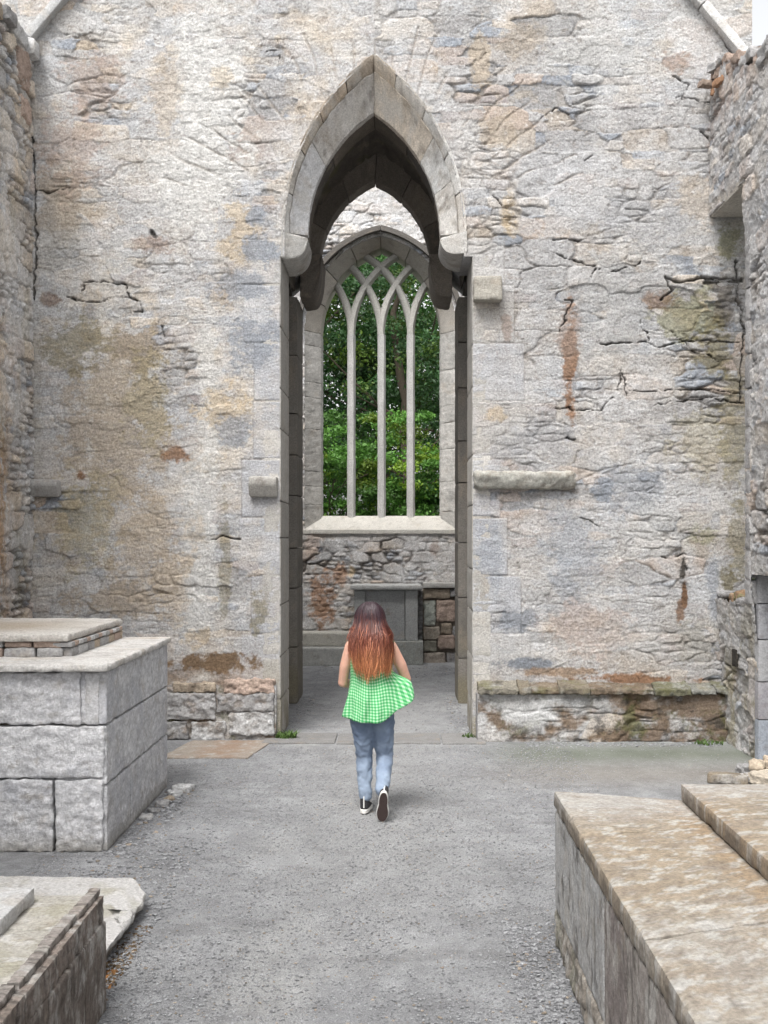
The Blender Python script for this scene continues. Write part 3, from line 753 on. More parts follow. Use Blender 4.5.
wall_patch(g, (0, YE, 0), (1, 0, 0), (0, -1, 0), -3.8, 3.2, 0, 8.3, .0175, east_fn, hole=lambda u, v: np.where(v < zsE, (np.abs(u - XE) < aE - .04) & (v > sillE - .0), inE(u, v)))
arcpts = arch_outline(XE, aE - .04, zsE, riseE - .04)
ol = [(-3.8, 0), (XE - aE + .04, 0), (XE - aE + .04, sillE - .1), (XE + aE - .04, sillE - .1), (XE + aE - .04, 0), (3.2, 0), (3.2, 8.29), (-3.8, 8.29)]
# core as left, right, below and above pieces
prism_y(g, [(-3.8, 0), (XE - aE + .04, 0)] + arcpts[:len(arcpts) // 2 + 1] + [(XE, 8.29), (-3.8, 8.29)], YE + .06, YB, GREY)
prism_y(g, [(3.2, 0), (3.2, 8.29), (XE, 8.29)] + arcpts[len(arcpts) // 2:] + [(XE + aE - .04, 0)], YE + .06, YB, GREY)
prism_y(g, [(XE - aE, 0), (XE + aE, 0), (XE + aE, sillE - .01), (XE - aE, sillE - .01)], YE + .06, YB, GREY)
g.build('masonry', M_RUBBLE, east)

win = G()   # splayed frame: ring from the wall face back to the tracery plane
fo = arch_curve(XE, aE, zsE, riseE); fi = arch_curve(XE, aT, zsT, riseT)
voussoirs(win, fo, fi, lambda t: YE - .02 + (YT - YE - .08) * t, YB - .02, [0, .25, .5, .75, 1, 1.25, 1.5, 1.75, 2], [(.40, .37, .33), (.44, .41, .37), (.36, .34, .31)], sd=19, res=.035, amp=.015)
rnd = random.Random(9)
for sgn in (-1, 1):
    z = sillE - .02
    while z < zsE - .01:
        hh = rnd.uniform(.25, .8); hh = zsE - z if zsE - z - hh < .2 else hh
        wB = aE - aT
        def fmap(V, sgn=sgn):
            q = np.clip(V[:, 0] / wB, 0, 1)      # 0 at outer edge, 1 at inner edge
            xo = XE + sgn * (aE - V[:, 0]); f0 = YE - .02 + (YT - YE - .08) * q
            zz = V[:, 2] * 1.0
            return np.stack([xo, f0 + (YB - .02 - f0) * (V[:, 1] / .8), zz], 1)
        stone(win, (wB / 2, .4, z + hh / 2), (wB, .8, hh - .004), np.array((.50, .485, .46)) * rnd.uniform(.85, 1.1), res=.022, r=.010, amp=.03, freq=14, var=.35, sd=z * 3 + sgn, fmap=fmap)
        z += hh
def sillmap(V):
    V = V.copy(); t = np.clip((V[:, 1] - YE) / (YT - YE), 0, 1)
    V[:, 2] = np.where(V[:, 2] > sillE + .02, sillE + .04 + (sillT - sillE - .02) * t, V[:, 2]); return V
wf = win.build('window_frame', M_ASHLAR, east)
block_part('window_sill', XE - aE - .02, XE + aE + .02, sillE - .03, sillE + .06, YE - .04, YB - .03, (.50, .48, .44), east, 20, fmap=sillmap, res=.03, r=.01)
g = G()
ho = arch_curve(XE, aE + .10, zsE, riseE + .11); hi = arch_curve(XE, aE + .015, zsE, riseE + .02)
voussoirs(g, ho, hi, lambda t: YE - .13 + 0 * t, YE + .03, [0, .5, 1, 1.5, 2], [(.14, .13, .12), (.12, .11, .10)], sd=21, res=.03, amp=.008)
g.build('hood_mould', M_ASHLAR, east)
# mullions and intersecting bars
R_t = (riseT ** 2 + aT ** 2) / (2 * aT); wl = 2 * aT / 4
def bar(pts, wd, dp, col, sd, g):
    pts = np.array(pts); n = len(pts)
    tan = np.gradient(pts, axis=0); tan /= np.linalg.norm(tan, axis=1)[:, None]; nr = np.stack([-tan[:, 1], tan[:, 0]], 1)
    # hexagonal moulded section: nose towards each side
    sec = [(-wd * .28, -dp / 2), (wd * .28, -dp / 2), (wd / 2, -dp * .2), (wd / 2, dp * .2), (wd * .28, dp / 2), (-wd * .28, dp / 2), (-wd / 2, dp * .2), (-wd / 2, -dp * .2), (-wd * .28, -dp / 2)]
    V = np.zeros((n, len(sec), 3))
    for k, (a, d) in enumerate(sec):
        V[:, k, 0] = pts[:, 0] + nr[:, 0] * a; V[:, k, 2] = pts[:, 1] + nr[:, 1] * a; V[:, k, 1] = YT + .06 + d
    V[:, -1] = V[:, 0]
    q = V.reshape(-1, 3); nz = fbm(q[:, 0] * 9, q[:, 1] * 9, q[:, 2] * 5 + sd, 3, .6).reshape(n, -1)
    V[..., 0] += .012 * nz
    cc = np.tile(np.array(col), (n, len(sec), 1)) * (1 + .3 * fbm(q[:, 0] * 5, q[:, 1] * 5, q[:, 2] * 2 + sd, 4, .6).reshape(n, -1))[..., None]
    g.add(V.reshape(-1, 3), grid_faces(len(sec), n), cc.reshape(-1, 3))
inT = arch_inside(XE, aT + .03, zsT, riseT + .03)
for i in (1, 2, 3):
    g = G(); xm = XE - aT + wl * i + (.0, .01, .0)[i - 1]
    bar([(xm, z) for z in np.linspace(sillT - .05, zsT, 60)], .145, .26, (.47, .465, .45), i, g)
    g.build('mullion', M_ASHLAR, east)
for i in (1, 2, 3):
    xm = XE - aT + wl * i
    for sg in (-1, 1):
        pts = []
        for t in np.linspace(0, 1.5, 60):       # bend towards sg side, same radius as the arch
            x = xm + sg * (R_t - R_t * math.cos(t)); z = zsT + R_t * math.sin(t)
            if not inT(np.array([x]), np.array([z]))[0] and t > .1: break
            pts.append((x, z))
        if len(pts) > 3:
            g = G(); bar(pts, .132, .22 + .01 * sg + .012 * i, (.44, .43, .40), i * 2 + sg, g); g.build('tracery_bar', M_ASHLAR, east)

# chancel side walls, seen only from other angles
for xx, sg, nm in ((-3.7, 1, 'north'), (3.1, -1, 'south')):
    t = thing('chancel_wall', 'rubble side wall of the roofless chancel on the %s side' % ('left' if sg > 0 else 'right'), 'wall', (xx, 18, 0))
    g = G()
    wall_patch(g, (xx, YJ, 0), (0, 1, 0), (sg, 0, 0), 0, YE - YJ, 0, 6.0, .06, lambda u, v: rough_masonry(u, v, 47.0 + sg, openness=.5, warm=.4), flip=sg > 0)
    prism_y(g, [(xx - sg * .04, 0), (xx - sg * .8, 0), (xx - sg * .8, 5.98), (xx - sg * .04, 5.98)], YJ, YE, GREY)
    g.build('masonry', M_RUBBLE, t)

# altar, its steps, masonry beside it
YA = 19.35
A = lambda p: px(p, YA)
altar = thing('altar', 'plain grey stone altar with a flat moulded slab under the far window', 'altar', (A(386), YA, 0))
zt = pz(585, YA)
block_part('top_slab', A(350.5), A(422), zt - .08, zt, YA - .08, YE - .03, (.47, .47, .46), altar, 22, r=.02, amp=.006)
xs = [A(354), A(365), A(405), A(418)]
for i in range(3):
    b = block_part('front_panel', xs[i] + .004, xs[i + 1] - .004, pz(641, YA), zt - .085, YA + (.0, .02, .0)[i], YE - .1, ((.36, .37, .365), (.33, .335, .335), (.37, .375, .37))[i], altar, 23 + i, r=.008, amp=.004)
block_part('plinth', A(352), A(423), 0, pz(641, YA), YA - .12, YE - .05, (.33, .34, .32), altar, 27, r=.015, amp=.008)
steps = thing('altar_steps', 'low pale stone steps left of the far altar', 'steps', (A(328), 19.1, 0))
YS = 19.15
S = lambda p: px(p, YS)
b = block_part('lower_step', -3.0, S(350), .0, pz(648, YS), YS, YE - .06, (.45, .45, .43), steps, 28, r=.015, amp=.008)
block_part('upper_step', -3.0, S(349), pz(648, YS) + .004, pz(633, YS + .3), YS + .25, YE - .06, (.47, .455, .41), steps, 29, r=.015, amp=.01)
ped = thing('ruined_ledge', 'broken masonry ledge of brown stones right of the far altar', 'masonry', (px(437, 19.6), 19.6, 0))
YR = 19.65
Rr = lambda p: px(p, YR)
block_part('ledge_slab', Rr(423), 2.2, pz(588, YR), pz(583, YR), YR - .05, YE - .03, (.42, .41, .39), ped, 30, r=.012, amp=.01)
prism_y(G_ := G(), [(Rr(423), 0), (2.2, 0), (2.2, pz(588.5, YR)), (Rr(423), pz(588.5, YR))], YR + .06, YE - .02, SOIL * 2)
G_.build('backing', M_RUBBLE, ped)
g = G()
for (p0, p1, q0, q1, cc) in ((423.5, 436, 600, 626, (.38, .40, .36)), (436.5, 456, 600, 622, PINK * 1.1), (456.5, 480, 598, 625, BROWN * 1.4), (423, 450, 589, 599, TAN * .7), (450, 480, 589, 597, GREY * .9), (423, 440, 626.5, 640, (.34, .30, .25)), (440.5, 452, 623, 634, TAN * .65), (452.5, 480, 626, 638, GREY * .8), (423, 437, 640.5, 652, (.24, .23, .19)), (437.5, 455, 635, 649, PINK * .95), (455.5, 480, 639, 652, GREY * .7), (423, 446, 652.5, 667, (.33, .29, .25)), (446.5, 480, 652.5, 667, GREY * .8)):
    stone(g, (Rr((p0 + p1) / 2), YR + .18 + .02 * math.sin(p0 * 3), (pz(q0, YR) + pz(q1, YR)) / 2), (Rr(p1) - Rr(p0) - .01, .36, pz(q0, YR) - pz(q1, YR) - .012), cc, res=.02, r=.02, amp=.04, sd=p0 * .3, stain=pstain)
g.build('masonry', M_RUBBLE, ped)

# ------------------------------------------------------------------ nave side walls
XL = -3.91
def left_fn(u, v):
    h, c = rough_masonry(u, v, 51.0, openness=.42, plaster=.5, warm=.55, sw=.4, sh=.2, relief=1.5)
    # rust-brown run low on the wall, green tufts of lichen
    yy = u
    m = np.exp(-((yy - 11.25) / .22) ** 2) * sstep(4.0, 2.8, v); c = mix(c, BROWN * 1.5, m * sstep(-.3, .15, fbm(u * 12, v * 1.6, u * 0 + 3, 4)) * .85)
    m2 = sstep(.0, .3, fbm(u * 3, v * .8, u * 0 + 13, 4, .6)); c = mix(c, OLIVE * 1.1, m2 * .2); c = c * 1.3
    return h, c
nl = thing('nave_wall', 'rough lichened rubble wall along the left edge, meeting the arch wall', 'wall', (XL, 8, 0))
g = G()
topL = lambda y: 7.25 - .12 * np.abs(perlin(y * 2, y * 0 + 3.3, y * 0)) - .06 * (y < 11.6)
wall_patch(g, (XL, 0, 0), (0, 1, 0), (1, 0, 0), 10.2, YW, 0, 7.25, .014, left_fn, flip=True)
wall_patch(g, (XL, 0, 0), (0, 1, 0), (1, 0, 0), -4, 10.2, 0, 7.25, .05, left_fn, flip=True)
prism_y(g, [(XL - .05, 0), (XL - 1.0, 0), (XL - 1.0, 7.2), (XL - .05, 7.2)], -4, YW - .02, GREY)
rnd = random.Random(21); y = -4
while y < YW - .2:
    w = rnd.uniform(.25, .55); w = min(w, YW - .02 - y)
    stone(g, (XL - .42 + rnd.uniform(-.05, .05), y + w / 2, 7.26 + rnd.uniform(-.03, .05)), (.95, w - .02, rnd.uniform(.1, .22)), (GREY, TAN * .7, GREY * .7, PALE)[rnd.randrange(4)], res=.04, r=.04, amp=.04, sd=y + 5)
    y += w
stone(g, (XL - .1, 11.95, 7.0), (.26, .35, .42), PINK * .9, res=.02, r=.05, amp=.05, sd=77)
stone(g, (XL - .08, 12.0, 6.6), (.2, .3, .25), PINK * 1.1, res=.02, r=.04, amp=.05, sd=78)
g.build('masonry', M_RUBBLE, nl)

# right nave wall: opening beside the tower wall above a stub, doorway nearer the camera
XR = 3.42
nr = thing('nave_wall', 'rough grey rubble wall along the right edge with a square opening in its corner', 'wall', (XR, 8, 0))
def right_fn(u, v):
    h, c = rough_masonry(u, v, 57.0, openness=.25, plaster=.6, warm=.3, sw=.4, sh=.2, relief=1.35)
    c = mix(c, OLIVE * 1.2, sstep(-.05, .3, fbm(u * 3, v * 2, u * 0 + 13, 5, .6)) * sstep(2.2, .4, v) * .6)
    c = mix(c, PINK * .8, sstep(6.2, 6.7, v) * sstep(-.2, .2, fbm(u * 4, v * 4, u * 0 + 3, 4)) * .7)
    return h, c * 1.15
zso = H(216); yop = 11.08; zlo = 1.5
TR = lambda u: 7.0 - .42 * sstep(11.9, 10.6, u) + .06 * perlin(u * 4, u * 0 + 1.1, u * 0)
DY0, DY1, DZ = 9.6, 10.9, 1.80                  # doorway (nearer the camera)
def rhole(u, v):
    low = zlo + .04 * perlin(u * 9, u * 0 + 4, u * 0)
    return ((u > yop) & (v > low) & (v < zso)) | ((u > DY0) & (u < DY1) & (v < DZ)) | (v > TR(u))
g = G()
off = lambda u: 0
def rpatch(u0, u1, res):
    def fn(u, v):
        h, c = right_fn(u, v)
        return h + .085 * sstep(.7, 1.9, v) + .03 * sstep(4.9, 5.4, v), c
    wall_patch(g, (XR, 0, 0), (0, 1, 0), (-1, 0, 0), u0, u1, 0, 7.2, res, fn, hole=rhole)
rpatch(9.4, YW, .013); rpatch(-4, 9.4, .05)
def boxcore(y0, y1, z0, z1, xo=.05):
    prism_y(g, [(XR + xo, z0), (XR + 1.0, z0), (XR + 1.0, z1), (XR + xo, z1)], y0, y1, GREY)
boxcore(-4, DY0, 0, 6.5); boxcore(DY0 + .002, DY1 - .002, DZ + .02, 6.45); boxcore(DY1, yop - .02, 0, 6.45); boxcore(yop, YW - .01, 0, zlo - .05)
# lintel mass over the corner opening, with its flat soffit
stone(g, (XR + .395, (yop + YW) / 2 - .01, zso + .03), (1.02, YW - yop, .1), (.42, .39, .35), res=.03, r=.01, amp=.012, sd=63)
boxcore(yop + .01, YW - .01, zso + .08, 6.85, .0)
# reveal of the pier (faces the tower wall and the camera side)
rnd = random.Random(3)
z = zlo
while z < zso - .05:
    hh = min(rnd.uniform(.2, .4), zso - z)
    stone(g, (XR + .30, yop - .07, z + hh / 2), (.8, .16, hh - .01), GREY * rnd.uniform(.8, 1.15), res=.03, r=.02, amp=.02, sd=z)
    z += hh
# ragged stones capping the stub and wall head
for i in range(9):
    stone(g, (XR + .12 + rnd.uniform(-.05, .1), yop + .1 + i * .13, zlo + rnd.uniform(-.02, .05)), (rnd.uniform(.2, .32), rnd.uniform(.13, .22), rnd.uniform(.06, .12)), (OLIVE, BROWN * 1.5, GREY * .8)[i % 3], res=.015, r=.03, amp=.04, sd=i * 2.2 + 80)
y = -4
while y < YW - .1:
    w = min(rnd.uniform(.14, .4), YW - y); tz = float(TR(np.array([y + w / 2]))[0])
    stone(g, (XR + .38 + rnd.uniform(-.06, .02), y + w / 2, tz - .02 + rnd.uniform(-.03, .06)), (.96, w - .01, rnd.uniform(.08, .16)), (GREY, GREY * 1.1, GREY * .75, PINK * .9)[rnd.randrange(4)], res=.02, r=.012, amp=.06, sd=y + 9, freq=7, stain=pstain)
    y += w
rnd = random.Random(31)
for i in range(9):
    stone(g, (XR - .12 + rnd.uniform(-.06, .12), YW - .12 - rnd.uniform(0, .3), 6.86 + rnd.uniform(-.05, .2)), (rnd.uniform(.12, .24), rnd.uniform(.1, .22), rnd.uniform(.05, .11)), (PINK * .8, PINK, RUST * 1.3, GREY)[i % 4], res=.013, r=.012, amp=.03, sd=91 + i, rot=rnd.random(), freq=11)
g.build('masonry', M_RUBBLE, nr)
g = G(); z = 0
for hh in (.42, .36, .40, .34, .27):
    stone(g, (XR + .34, DY1 + .04, z + hh / 2), (.74, .12, hh - .006), (BLU2 * 1.15, (.36, .35, .37), (.42, .42, .43), (.37, .37, .39), (.4, .4, .41))[int(z * 3) % 5], res=.03, r=.01, amp=.006, sd=z + 95)
    z += hh
stone(g, (XR + .34, (DY0 + DY1) / 2, DZ + .1), (.74, DY1 - DY0 + .3, .2), GREY * .9, res=.03, r=.015, amp=.01, sd=99)
g.build('door_surround', M_ASHLAR, nr)
# small putlog hole in the stub: its inner shade painted as one dark block
yh, zh = 11.62, pz(658, 11.62)
g = G()
stone(g, (XR - .035, yh, zh), (.03, .14, .18), DARK * .8, res=.02, r=.008, amp=.002, sd=2)
g.build('socket_shade', M_RUBBLE, nr)

# ------------------------------------------------------------------ left chest tomb
TX, TY0, TY1, TZ = -2.0, 7.82, 9.9, 1.29
lt = thing('chest_tomb', 'large pale chest tomb of squared blocks with a stepped top, by the left wall', 'tomb', (-2.9, 8.8, 0))
LT = np.array((.63, .63, .645))
def blockwork(parent, side, rows, sd, name='block'):
    for (a0, a1, z0, z1, cc, rg) in rows:
        g = G()
        if side == 'front':      # spans x, faces -Y
            stone(g, ((a0 + a1) / 2, TY0 + .17, (z0 + z1) / 2), (a1 - a0 - .007, .34, z1 - z0 - .007), LT * cc, res=.012, r=.014, amp=rg, sd=sd + a0 + z0, freq=8, var=.16, stain=tstain)
        else:
            stone(g, (TX - .15, (a0 + a1) / 2, (z0 + z1) / 2), (.3, a1 - a0 - .008, z1 - z0 - .007), LT * cc, res=.014, r=.012, amp=rg, sd=sd + a0 + z0, freq=10, var=.14, stain=tstain)
        g.build(name, M_ASHLAR, parent)
def tstain(V, cc):
    n = ridged(V[:, 0] * 7, V[:, 1] * 7, V[:, 2] * 13, 3); cc = mix(cc, np.array((.34, .34, .36)), sstep(.35, .8, n) * .45)
    m = sstep(.22, .4, fbm(V[:, 0] * 6, V[:, 1] * 6, V[:, 2] * 9 + 7, 4, .7)); cc = mix(cc, (.36, .33, .29), m * .5)
    f3 = fbm(V[:, 0] * 30, V[:, 1] * 30, V[:, 2] * 30, 4, .75); cc = cc * (1 + .4 * f3)[:, None]; bl = fbm(V[:, 0] * 2.2, V[:, 1] * 2.2, V[:, 2] * 2.6 + 70, 6, .72); cc = mix(cc, (.42, .43, .47), sstep(.0, .35, bl) * .6)
    low = sstep(.16, .0, V[:, 2] + .08 * f3); return mix(cc, (.27, .25, .21), low * .6)
blockwork(lt, 'front', [(-3.86, -2.17, .87, 1.235, 1.0, .028), (-3.86, -2.36, 0, .50, .95, .028), (-2.35, -2.02, 0, .50, .98, .028), (-3.86, -2.01, .505, .865, 1.05, .022)], 1)
g = G(); stone(g, (-2.10, TY0 + .16, 1.05), (.10, .30, .36), LT * .9, res=.02, r=.02, amp=.012, sd=3); g.build('block', M_ASHLAR, lt)
blockwork(lt, 'side', [(TY0 + .02, 8.62, .87, 1.235, 1.02, .012), (8.62, 9.28, .87, 1.235, 1.06, .01), (9.28, TY1, .87, 1.235, 1.0, .01), (TY0 + .02, 9.0, .46, .865, 1.08, .012), (9.0, TY1, .46, .865, 1.0, .012), (TY0 + .03, 8.55, 0, .455, 1.0, .012), (8.55, TY1, 0, .455, 1.04, .012)], 2)
g = G(); prism_y(g, [(-3.85, 0), (TX - .06, 0), (TX - .06, 1.22), (-3.85, 1.22)], TY0 + .08, TY1 - .06, SOIL * 1.5); g.build('core', M_ASHLAR, lt)
def tslab(V, cc):
    n = fbm(V[:, 0] * 3, V[:, 1] * 7, V[:, 2] + 3, 5, .65); cc = mix(cc, (.36, .33, .31), sstep(.02, .35, n) * .65)
    return mix(cc, TAN, sstep(.15, .45, fbm(V[:, 0] * 2, V[:, 1] * 3, V[:, 2] + 13, 4)) * .4)
g = G()
for a, b_ in ((TY0 - .06, 8.75), (8.755, TY1 + .03)):
    stone(g, (-2.92, (a + b_) / 2, 1.262), (1.89, b_ - a, .05), (.60, .585, .565), res=.016, r=.014, amp=.012, sd=a, stain=tslab, chip=1.2)
g.build('cover_slab', M_ASHLAR, lt)
g = G(); rnd = random.Random(4)
y = 8.30
while y < 9.84:
    w = min(rnd.uniform(.16, .3), 9.85 - y)
    stone(g, (-2.47, y + w / 2, 1.315), (.2, w - .012, .07), (GREY * 1.1, PINK * 1.1, TAN, PALE)[rnd.randrange(4)], res=.012, r=.012, amp=.014, sd=y)
    y += w
x = -3.86
while x < -2.42:
    w = min(rnd.uniform(.2, .42), -2.42 - x)
    stone(g, (x + w / 2, 8.36, 1.315), (w - .012, .2, .07), (PINK * 1.1, PINK * .8, GREY, TAN * .9)[rnd.randrange(4)], res=.012, r=.012, amp=.014, sd=x + 9)
    x += w
prism_y(g, [(-3.85, 1.28), (-2.46, 1.28), (-2.46, 1.36), (-3.85, 1.36)], 8.4, 9.8, SOIL)
for i in range(14):
    yb = 8.32 + i * .11; stone(g, (-2.43, yb, 1.375), (.14, .1, .035), (GREY, PINK, PALE)[i % 3], res=.015, r=.01, amp=.01, sd=i)
for i in range(7):
    stone(g, (-3.80 + i * .21, 8.36, 1.375), (.2, .17, .045), (PINK, GREY, PINK * .8)[i % 3], res=.015, r=.01, amp=.014, sd=i + 30)
g.build('upper_course', M_ASHLAR, lt)
def uslab(V, cc):
    m = np.exp(-((V[:, 0] + 3.15) / .55) ** 2 - ((V[:, 1] - 9.0) / .55) ** 2); return mix(tslab(V, cc), TAN * .8, np.clip(m * 1.3, 0, 1) * .8)
g = G(); stone(g, (-3.13, 9.07, 1.425), (1.50, 1.64, .055), (.58, .56, .53), res=.016, r=.015, amp=.01, sd=5, stain=uslab, chip=1.3); g.build('upper_slab', M_ASHLAR, lt)

# ------------------------------------------------------------------ near left grave slabs
nt_ = thing('table_tomb', 'low broken table tomb with splitting slate edges in the near left corner', 'tomb', (-1.9, 4.4, 0))
BX, BY, BZ = -1.33, 5.23, .545
def slate(V, cc):
    wt = fbm(V[:, 0] * 2, V[:, 1] * 10 + 40 + .8 * fbm(V[:, 1] * 3, V[:, 2] * 3, V[:, 0], 3), V[:, 2] * 3.4, 6, .72); cc = mix(cc, (.50, .49, .47), sstep(.05, .3, wt) * .75)
    bk = fbm(V[:, 0] * 2, V[:, 1] * 13 + 80, V[:, 2] * 4.2, 6, .74); cc = mix(cc, (.07, .062, .055), sstep(.02, .28, bk) * .7)
    st = fbm(V[:, 0] * 1.5, V[:, 1] * 14, V[:, 2] * 5, 6, .7); cc = mix(cc, (.40, .38, .35), sstep(.02, .3, st) * .75)
    return mix(cc, SOIL * 1.1, sstep(.15, .4, fbm(V[:, 0] * 3, V[:, 1] * 18, V[:, 2] * 7 + 5, 5, .7)) * .6)
def btopc(V, cc):
    n = fbm(V[:, 0] * 2.5, V[:, 1] * 2.5, V[:, 2] + 3, 5, .65); cc = mix(cc, (.33, .31, .23), sstep(-.05, .3, n) * .6)
    return mix(cc, (.58, .57, .55), sstep(.15, .3, fbm(V[:, 0] * 9, V[:, 1] * 14, V[:, 2] + 9, 4, .6)) * .75)
rnd = random.Random(8); y = 2.2
g = G()
while y < BY - .01:
    w = rnd.uniform(.22, .55); w = BY - y if BY - y - w < .2 else w
    stone(g, (BX - .03 + rnd.uniform(-.008, .008), y + w / 2, .20), (.06, w - .008, .42), (.19, .16, .14), res=.012, r=.008, amp=.012, sd=y * 2, stain=slate)
    y += w
g.build('side_slab', M_ASHLAR, nt_)
g = G(); y = 2.2
while y < BY - .01:
    w = rnd.uniform(.16, .4); w = BY - y if BY - y - w < .12 else w
    up = .0 if y < 4.9 else .02
    stone(g, (BX - .04 + rnd.uniform(-.015, .012), y + w / 2, .465 + up), (.07, w - .004, .11 + 2 * up), (.24, .20, .175), res=.010, r=.005, amp=.014, sd=y * 5 + 3, stain=slate, freq=18)
    stone(g, (BX - .055 + rnd.uniform(-.02, .0), y + w / 2 + .02, .535 + up), (.05, w - .01, .03), (.30, .27, .25), res=.010, r=.005, amp=.012, sd=y * 5 + 9, stain=slate, freq=18)
    y += w
g.build('slate_edge', M_ASHLAR, nt_)
g = G()
for a, b_ in ((2.2, 4.35), (4.355, 4.75), (4.755, BY - .02)):
    stone(g, (-2.11, (a + b_) / 2, .50), (1.46, b_ - a, .06), (.44, .42, .38), res=.016, r=.012, amp=.01, sd=a * 3, stain=btopc)
prism_y(g, [(-2.84, 0), (BX - .07, 0), (BX - .07, .47), (-2.84, .47)], 2.2, BY - .03, GREY * .7)
g.build('top_slab', M_ASHLAR, nt_)
g = G(); stone(g, (-2.20, 4.3, .562), (1.16, 1.62, .07), (.56, .56, .56), res=.016, r=.012, amp=.012, sd=14, stain=tslab)
g.build('raised_slab', M_ASHLAR, nt_)

ls = thing('grave_slab', 'flat pale broken ledger slab lying low on the gravel behind the near left tomb', 'slab', (-2.0, 6.2, 0))
g = G()
def ragged(V):
    V = V.copy(); k = V[:, 0] > -1.75; V[:, 0] += np.where(k, .035 * fbm(V[:, 1] * 5, V[:, 1] * 0, V[:, 2] * 9, 3), 0)
    V[:, 1] += np.where(V[:, 1] > 6.3, -(V[:, 0] + 1.6) * .05 + (-.28) * sstep(-1.62, -1.44, V[:, 0]), 0); return V
stone(g, (-2.15, 6.02, .087), (1.40, 1.74, .045), (.54, .53, .52), res=.014, r=.012, amp=.014, sd=15, stain=btopc, fmap=ragged, chip=1.5)
g.build('upper_layer', M_ASHLAR, ls)
g = G(); stone(g, (-2.17, 6.02, .03), (1.36, 1.70, .07), (.28, .25, .22), res=.014, r=.014, amp=.025, sd=16, stain=slate, fmap=ragged)
g.build('lower_layer', M_ASHLAR, ls)

# ------------------------------------------------------------------ right table tomb
rt = thing('table_tomb', 'large low table tomb with lichened stepped slabs in the near right corner', 'tomb', (1.8, 4.3, 0))
RZ, RX, RY = .814, .81, 6.06
def rskew(V):
    V = V.copy(); V[:, 1] -= np.clip(V[:, 0] - RX, -.1, 3) * .34 * sstep(5.0, 5.9, V[:, 1]); return V
def lich(V, cc):
    a, b_ = V[:, 0], V[:, 1]
    cc = mix(cc, (.36, .285, .20), sstep(-.25, .3, fbm(a * 1.8, b_ * 1.8, a * 0 + 3, 4, .6) + .25 * np.exp(-((b_ - 4.8) / .6) ** 2) + .25 * sstep(1.1, 1.4, a)) * .7)
    cc = mix(cc, (.36, .25, .15), np.exp(-((a - 1.38) / .08) ** 2) * .6)
    sp = fbm(a * 9, b_ * 13, a * 0 + 9, 5, .68); cc = mix(cc, (.56, .55, .52), sstep(.04, .16, sp) * .75)
    dk = fbm(a * 14, b_ * 20, a * 0 + 19, 5, .68); cc = mix(cc, (.22, .19, .15), sstep(.06, .3, dk) * .65)
    fn_ = fbm(a * 34, b_ * 34, a * 0 + 49, 4, .75); cc = cc * (1 + .35 * fn_)[:, None]; pn_ = fbm(a * 3.2, b_ * 4.2, a * 0 + 59, 6, .75); cc = mix(cc, (.30, .255, .21), sstep(.0, .3, pn_) * .6)
    e = sstep(.012, .03, np.where(a > 1.405, RZ + .087, RZ) - V[:, 2]) * np.where((a > 1.405) | (V[:, 2] < RZ + .001), 1, 0)
    cc = mix(cc, (.50, .50, .50), sstep(5.25, 5.75, b_) * .45); cc = mix(cc, (.46, .46, .47), sstep(4.0, 3.9, b_) * .12); cc = mix(cc, (.60, .59, .575), sstep(.05, .17, fbm(a * 8 + 5, b_ * 10, a * 0 + 69, 5, .7)) * .55 * sstep(4.4, 3.8, b_) * .7); cc = mix(cc, (.24, .20, .16), 1.2 * sstep(.0, .3, fbm(a * 5 + 5, b_ * 7, a * 0 + 79, 6, .75)) * .5); cc = cc * .9
    cc = mix(cc, (.16, .135, .11), e * sstep(-.35, .3, fbm(a * 3, b_ * 7, V[:, 2] * 9, 6, .75)) * .9)
    return cc
g = G()
def jskew(y0, y1, dy0, dy1):
    def f(V):
        V = V.copy(); t = np.clip((V[:, 1] - y0) / (y1 - y0), 0, 1); V[:, 1] += (V[:, 0] - RX) * (dy0 * (1 - t) + dy1 * t); return V
    return f
for (a, b_, d0, d1) in ((1.8, 3.815, 0, .40), (3.82, 5.15, .40, .25), (5.155, RY, .25, -.34)):
    stone(g, (RX + 1.04, (a + b_) / 2, RZ - .045), (2.08, b_ - a, .09), (.42, .38, .32), res=.016, r=.009, amp=.010, sd=a, stain=lich, fmap=jskew(a, b_, d0, d1), chip=1.0)
g.build('lower_slab', M_ASHLAR, rt)
g = G()
for (a, b_, d0, d1) in ((1.8, 4.95, 0, .2), (4.955, 5.82, .2, 0)):
    stone(g, (1.42 + .73, (a + b_) / 2, RZ + .045), (1.46, b_ - a, .084), (.45, .42, .37), res=.016, r=.009, amp=.006, sd=a + 4, stain=lich, fmap=jskew(a, b_, d0, d1), chip=1.0)
g.build('upper_slab', M_ASHLAR, rt)
g = G(); rnd = random.Random(12)
for i, (a, b_) in enumerate(((1.9, 3.3), (3.3, 4.15), (4.15, 4.6), (4.6, RY - .01))):
    stone(g, (RX + .04, (a + b_) / 2, .46), (.07, b_ - a - .008, .52), ((.27, .235, .21), (.33, .30, .28), (.24, .21, .20), (.42, .42, .42))[i], res=.014, r=.012, amp=.008, sd=a * 2 + 40, stain=slate)
stone(g, (RX + .6, RY - .19, .42), (1.1, .07, .6), (.35, .34, .32), res=.03, r=.012, amp=.01, sd=47)
g.build('side_slab', M_ASHLAR, rt)
g = G(); y = 1.9
while y < RY - .02:
    w = rnd.uniform(.16, .34); w = RY - y if RY - y - w < .12 else w
    stone(g, (RX + .055 + rnd.uniform(-.012, .008), y + w / 2, .105), (.10, w - .004, .21), (.30, .27, .235) if rnd.random() < .6 else (.24, .23, .19), res=.014, r=.025, amp=.03, sd=y * 3, stain=slate)
    y += w
